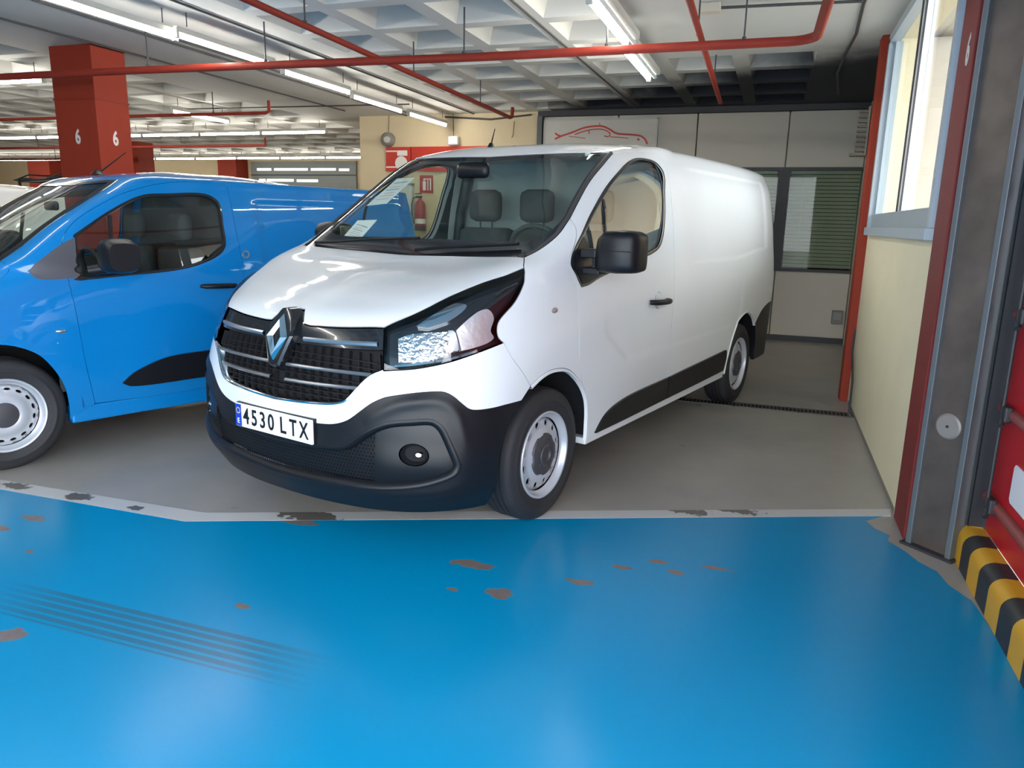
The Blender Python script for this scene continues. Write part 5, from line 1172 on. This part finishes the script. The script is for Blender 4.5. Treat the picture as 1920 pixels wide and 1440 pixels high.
# ================================================================== SMALL VANS
SS = Surf(small_net(), small_press)
GREYQ = mat('grey_quarter_panel', (.075, .075, .09), .45)
def small_van(paint, lab, loc, rot):
    S = SS; K = S.path; rv = lambda l: l[::-1]; UM, VM = S.UK[-1], S.VK[-1]
    t = thing('small_van', lab, 'van', loc, rot)
    DF = [(-1.46, .72, 1.655), (-1.234, .733, 1.650), (-1.007, .752, 1.630), (-.793, .768, 1.565), (-.682, .787, 1.519), (-.466, .817, 1.385), (-.385, .85, 1.275), (-.375, .89, 1.12), (-.384, .902, 1.049), (-.404, .911, .829), (-.426, .904, .571), (-.463, .876, .31)]
    DR = [(-.463, .876, .31), (-.9, .88, .30), (-1.43, .88, .31)]
    DR2 = [(-1.43, .88, .31), (-1.45, .90, .6), (-1.462, .905, .95), (-1.466, .869, 1.239), (-1.458, .825, 1.426), (-1.46, .72, 1.655)]
    WIN = [(-.463, .849, 1.305), (-.669, .820, 1.440), (-.803, .798, 1.510), (-.901, .785, 1.545), (-1.046, .780, 1.558), (-1.30, .780, 1.562), (-1.362, .798, 1.52), (-1.362, .834, 1.387), (-1.352, .867, 1.247), (-1.298, .879, 1.192), (-1.146, .892, 1.134), (-.959, .897, 1.103), (-.728, .897, 1.088), (-.438, .900, 1.068)]
    QT = [(-.184, .874, 1.118), (-.257, .877, 1.178), (-.381, .857, 1.265), (-.463, .849, 1.305)]
    QB = [(-.438, .90, 1.068), (-.229, .892, 1.073), (-.184, .874, 1.118)]
    WS = [(-.02, .70, 1.155), (-.092, .769, 1.167), (-.235, .755, 1.27), (-.374, .736, 1.373), (-.545, .722, 1.486), (-.732, .687, 1.600), (-.80, .655, 1.640)]
    WH = [(-.80, .655, 1.640), (-.72, .45, 1.640), (-.69, .2, 1.640), (-.685, 0, 1.640)]
    WB = [(.03, 0, 1.155), (.02, .35, 1.155), (-.02, .70, 1.155)]
    AR = [(.36, .90, .42), (.335, .905, .55), (.25, .912, .66), (.10, .915, .722), (-.006, .915, .726), (-.10, .915, .70), (-.19, .911, .645), (-.265, .905, .54), (-.312, .893, .42), (-.325, .868, .31), (-.328, .86, .235)]
    RA = [(-2.24, .868, .235), (-2.245, .89, .40), (-2.29, .90, .55), (-2.39, .905, .66), (-2.52, .905, .715), (-2.64, .903, .718), (-2.76, .90, .68), (-2.86, .89, .58), (-2.92, .875, .42), (-2.94, .85, .235)]
    # load body with roof
    def raw(a, b): return resample(np.array([a, b]), .035)
    vh = S.uv([(-.685, 0, 1.64)])[0][1]
    BELT = [(.36, .90, .42), (.40, .885, .60), (.44, .86, .86), (.20, .87, 1.02), (-.046, .86, 1.07), (-.12, .83, 1.125), (-.092, .769, 1.167)]
    P = np.vstack([S.run(AR, .03)[:-1], S.run([AR[-1], DR[0]], .03)[:-1], S.run(rv(DF), .03)[:-1], S.run(rv(DR2), .03)[:-1], S.run([DR[-1], (-2.0, .878, .24), RA[0]], .03)[:-1], S.run(RA, .03)[:-1], raw(S.uv([RA[-1]])[0], (UM, S.uv([RA[-1]])[0][1]))[:-1], raw((UM, S.uv([RA[-1]])[0][1]), (UM, VM))[:-1], raw((UM, VM), (0, VM))[:-1], raw((0, VM), (0, vh))[:-1], S.run(rv(WH), .03)[:-1], S.run(rv(WS)[:-1], .03)[:-1], S.run(rv(BELT), .03)[:-1]])
    qp = K(QT, [WIN[0], (-.455, .868, 1.23), (-.446, .886, 1.15), QB[0]], QB)
    panel(S, 'body_shell', P, paint, t, side='B', gap=0, res=.04, holes=[] )
    P = np.vstack([S.run(BELT, .03)[:-1], S.run([WS[1], WS[0]], .03)[:-1], S.run(rv(WB), .03)[:-1], raw((0, S.uv([(.03, 0, 1.155)])[0][1]), (0, 0))[:-1], raw((0, 0), (S.uv([(.36, .86, .24)])[0][0], 0))[:-1], S.run([(.36, .86, .24), (.36, .90, .42)])[:-1]])
    panel(S, 'front_end', P, paint, t, side='B', gap=.002, res=.05)
    for sd, s in (('L', 1), ('R', -1)):
        win = K(WIN, [WIN[-1], (-.446, .886, 1.15), (-.455, .868, 1.23), WIN[0]])
        d = panel(S, 'cab_door', K(DF, DR, DR2), paint, t, side=sd, holes=[win], gap=.0025, res=.03, flange=.02, hflange=.006)
        strip(S, 'window_seal', win, [(-.004, .003), (.006, .005), (.014, .002), (.018, -.012)], BLKG, d, closed=True, side=sd)
        panel(S, 'door_window', win, GLASSD, d, off=-.010, side=sd, gap=.006, flange=0, res=.06, label='side window glass', fit=(0, 2, 1))
        panel(S, 'door_frame_lining', K(DF, DR, DR2), DASH, d, off=-.034, side=sd, holes=[S.shift(win, .006 if area(win) > 0 else -.006)], gap=.02, res=.06, flange=0)
        strip(S, 'window_divider', S.run([(-.640, .89, 1.09), (-.648, .87, 1.24), (-.672, .822, 1.430)]), [(-.012, -.012), (-.010, -.003), (.010, -.003), (.012, -.012)], BLKG, d, side=sd)
        panel(S, 'quarter_panel', qp, GREYQ, t, off=.004, side=sd, gap=.002, res=.04)
        ml = K([(-.624, .895, .418), (-.69, .898, .47), (-.750, .898, .498), (-.901, .899, .545), (-1.152, .90, .560), (-1.44, .9, .562)], [(-1.44, .9, .562), (-1.435, .893, .388)], [(-1.435, .893, .388), (-1.143, .893, .386), (-.66, .893, .396), (-.624, .895, .418)])
        panel(S, 'side_moulding', ml, BLKP, d, off=.016, side=sd, gap=0, res=.05, flange=.03, label='black plastic side moulding')
        y = float(S.P(*S.uv([(-1.28, .909, .985)]).T)[0][1])
        bm = nb(); tube(bm, [(-1.40, y, .982), (-1.385, y+.03, .982), (-1.28, y+.04, .985), (-1.18, y+.03, .987), (-1.16, y, .987)], [.012, .016, .017, .016, .012], 8)
        for v in bm.verts: v.co.y *= s
        obj('door_handle', bm, BLKP, d, smooth=60, label='black door handle')
        bm = nb(); secs = []
        for yy, x0, x1, z0, z1 in ((.955, -.66, -.54, 1.115, 1.245), (.98, -.70, -.52, 1.10, 1.285), (1.03, -.71, -.505, 1.098, 1.30), (1.10, -.71, -.505, 1.10, 1.298), (1.14, -.70, -.53, 1.115, 1.275)):
            secs.append([bm.verts.new(((x0+x1)/2+(x1-x0)/2*math.copysign(abs(math.cos(a))**.6, math.cos(a)), s*yy, (z0+z1)/2+(z1-z0)/2*math.copysign(abs(math.sin(a))**.6, math.sin(a)))) for a in [2*PI*k/20 for k in range(20)]])
        for A, B in zip(secs, secs[1:]):
            for k in range(20): bm.faces.new((A[k], A[(k+1) % 20], B[(k+1) % 20], B[k]))
        bm.faces.new(secs[0]); bm.faces.new(secs[-1][::-1]); tube(bm, [(-.50, s*.90, 1.11), (-.60, s*.97, 1.13)], .035, 8); bmesh.ops.recalc_face_normals(bm, faces=bm.faces)
        obj('door_mirror', bm, BLKP, t, smooth=50, label='black door mirror')
        ip = S.P(*S.uv([(-.313, .915, .772)]).T)[0]; bm = nb(); lathe(bm, [(0, .008), (.012, .006), (.015, 0)], 14); bmesh.ops.scale(bm, vec=(1.9, 1, .75), verts=bm.verts); bmesh.ops.translate(bm, vec=(-.313, ip[1], .772), verts=bm.verts)
        for v in bm.verts: v.co.y *= s
        obj('side_indicator', bm, SILV, t, smooth=60)
        liner(t, 0, .31, .40, .89, .5, sd); liner(t, -2.60, .31, .41, .885, .5, sd)
    cp = S.P(*S.uv([(-1.50, .881, 1.185)]).T)[0]
    bm = nb(); lathe(bm, [(.016, .004), (.018, .010), (.026, .010), (.028, .002)], 20, c=(cp[0], cp[1], cp[2])); obj('filler_ring', bm, SILV, t, smooth=40)
    # windscreen
    Pg = np.vstack([S.run(WB, .03)[:-1], S.run(WS, .03)[:-1], S.run(WH, .03)[:-1], S.run([WH[-1], WB[0]], .03)[:-1]])
    panel(S, 'windscreen', S.shift(Pg, .0), GLASS, t, off=-.004, side='B', gap=.01, flange=0, res=.08, label='tinted windscreen')
    strip(S, 'windscreen_seal', np.vstack([S.run(WS[1:], .03)]), [(-.001, .001), (.008, .004), (.05, .0), (.052, -.015)], BLKG, t, side='B')
    strip(S, 'header_band', S.run(WH, .03), [(-.001, .001), (.01, .001), (.035, .0)], BLKG, t, side='B')
    P = np.vstack([S.run([(.10, 0, 1.13), (.09, .4, 1.13), (.03, .68, 1.14)], .03)[:-1], S.run([(.03, .68, 1.14), WS[0]], .03)[:-1], S.run(rv(WB), .03)[:-1]])
    panel(S, 'cowl', K([(.055, 0, 1.145), (.045, .4, 1.145), (-.01, .69, 1.15)], [(-.01, .69, 1.15), (-.10, .73, 1.19)], [(-.10, .73, 1.19), (-.04, .4, 1.185), (-.02, 0, 1.185)], [(-.02, 0, 1.185), (.055, 0, 1.145)]), BLKP, t, off=.004, side='B', gap=0, flange=0, res=.06)
    for x in (0, -2.60):
        for sd in 'LR': make_wheel(t, x, .875, sd, R=.322, WD=.20, RR=.208, holes=16, silver=RIM, style=1)
    bm = nb(); box(bm, -2.2, -.38, -.80, .80, .22, .30); box(bm, -3.1, .8, -.5, .5, .20, .30); obj('underbody', bm, VOID, t)
    bm = nb(); box(bm, -2.22, -.335, .78, .868, .205, .305, .012); box(bm, -2.22, -.335, -.868, -.78, .205, .305, .012); obj('sill', bm, paint, t)
    # cabin
    bm = nb(); prism(bm, [(-.15, 1.08), (-.12, 1.13), (-.42, 1.12), (-.50, .95), (-.4, .6)], 'y', -.76, .76); obj('dashboard', bm, DASH, t)
    for yc in (.38, -.38):
        bm = nb(); box(bm, -1.36, -1.20, yc-.23, yc+.23, .66, 1.22, .05); box(bm, -1.3, -.8, yc-.24, yc+.24, .52, .68, .05); se = obj('seat', bm, SEAT, t, smooth=50)
        bm = nb(); box(bm, -1.34, -1.24, yc-.12, yc+.12, 1.26, 1.45, .045); obj('headrest', bm, SEAT, se, smooth=50)
    bm = nb(); prism(bm, [(-.82, .3), (.82, .3), (.84, 1.0), (.78, 1.4), (.66, 1.62), (-.66, 1.62), (-.78, 1.4), (-.84, 1.0)], 'x', -1.62, -1.49); obj('bulkhead', bm, mat('dark_bulkhead', (.05, .055, .06), .7), t)
    bm = nb(); tube(bm, [(-.72+.05*math.sin(a), .38+.18*math.cos(a), 1.06+.16*math.sin(a)) for a in np.linspace(0, 2*PI, 29)], .015, 8, cap=False); obj('steering_wheel', bm, DASH, t, smooth=50)
    bm = nb(); box(bm, -.63, -.60, -.11, .11, 1.45, 1.51, .015); obj('interior_mirror', bm, BLKP, t)
    for s in (1, -1):
        bm = nb(); prism(bm, [(-1.6, .4), (-.3, .4), (-.3, 1.04), (-1.3, 1.12), (-1.6, 1.2)], 'y', s*.84, s*.825); obj('door_lining', bm, DASH, t)
    bm = nb(); lathe(bm, [(0, .03), (.02, .025), (.045, .0)], 14, axis='z', c=(-.92, 0, 1.700)); tube(bm, [(-.93, 0, 1.71), (-1.12, 0, 1.86)], [.006, .003], 6); obj('aerial', bm, BLKP, t, smooth=50)
    return t
bvan = small_van(BLUE, 'bright blue small van with grey quarter panel, parked left of the white van', (-4.794, 3.21, 0), math.atan2(-math.cos(math.radians(22.5)), -math.sin(math.radians(22.5))))
c0 = bvan
r = dup(bvan, (-9.2, 4.85, 0), None, 'white small van parked beyond the blue van at the left edge')
cache = {}
def repaint(o):
    if o.type == 'MESH' and o.data.materials and o.data.materials[0] == BLUE:
        o.material_slots[0].link = 'OBJECT'; o.material_slots[0].material = WHITE2
    for c in o.children: repaint(c)
repaint(r)
bm = nb()
for x in (-2.10, -2.8): tube(bm, [(x, -.62, 1.71), (x, -.62, 1.80), (x, .62, 1.80), (x, .62, 1.71)], .018, 6)
for y in (-.60, .60): tube(bm, [(-2.03, y, 1.81), (-2.15, y, 1.815), (-3.0, y, 1.81)], [.006, .032, .032], 6)
for y in (-.60, .60): tube(bm, [(-2.05, y, 1.81), (-2.2, y, 1.88), (-3.0, y, 1.88)], .010, 6)
obj('roof_rack', bm, BLKP, r, label='black roof rack')
# ================================================================== papers behind the windscreen
def paper(corners, lab):
    t = thing('paper_sheet', lab, 'paper', van_pt(*corners[0]))
    c = [Vector(van_pt(*p))-Vector(t.location) for p in corners]
    n = (c[1]-c[0]).cross(c[3]-c[0]).normalized()*.001
    bm = nb(); A = [bm.verts.new(p) for p in c]; B = [bm.verts.new(p-n) for p in c]; bm.faces.new(A); bm.faces.new(B[::-1])
    for k in range(4): bm.faces.new((A[k], B[k], B[(k+1) % 4], A[(k+1) % 4]))
    obj('sheet', bm, PAPER, t)
    P = lambda u, v: c[0]+(c[1]-c[0])*u+(c[3]-c[0])*v
    nn = (c[1]-c[0]).cross(c[3]-c[0]).normalized()
    for k, (v, u0, u1, m) in enumerate(((.18, .2, .8, INKR), (.30, .15, .85, INKR), (.40, .25, .75, INKR), (.52, .15, .8, INK), (.62, .2, .7, INKR), (.78, .15, .85, INK))):
        bm = nb()
        for sg in (1, -1):
            q = [P(u0, v)+nn*.0015*sg, P(u1, v)+nn*.0015*sg, P(u1, v+.03)+nn*.0015*sg, P(u0, v+.03)+nn*.0015*sg]; bm.faces.new([bm.verts.new(x) for x in q])
        obj('printed_line', bm, m, t)
Wd = [(-.33, -.70, 1.49), (-.33, -.49, 1.49), (-.57, -.49, 1.675), (-.57, -.70, 1.675)]
paper([(-.390, -.685, 1.520), (-.405, -.53, 1.535), (-.617, -.49, 1.698), (-.615, -.635, 1.694)], 'upper of two white printed sheets behind the windscreen, passenger side')
paper([(-.150, -.642, 1.335), (-.118, -.49, 1.312), (-.268, -.48, 1.438), (-.262, -.633, 1.432)], 'lower of two white printed sheets behind the windscreen, by the wiper')
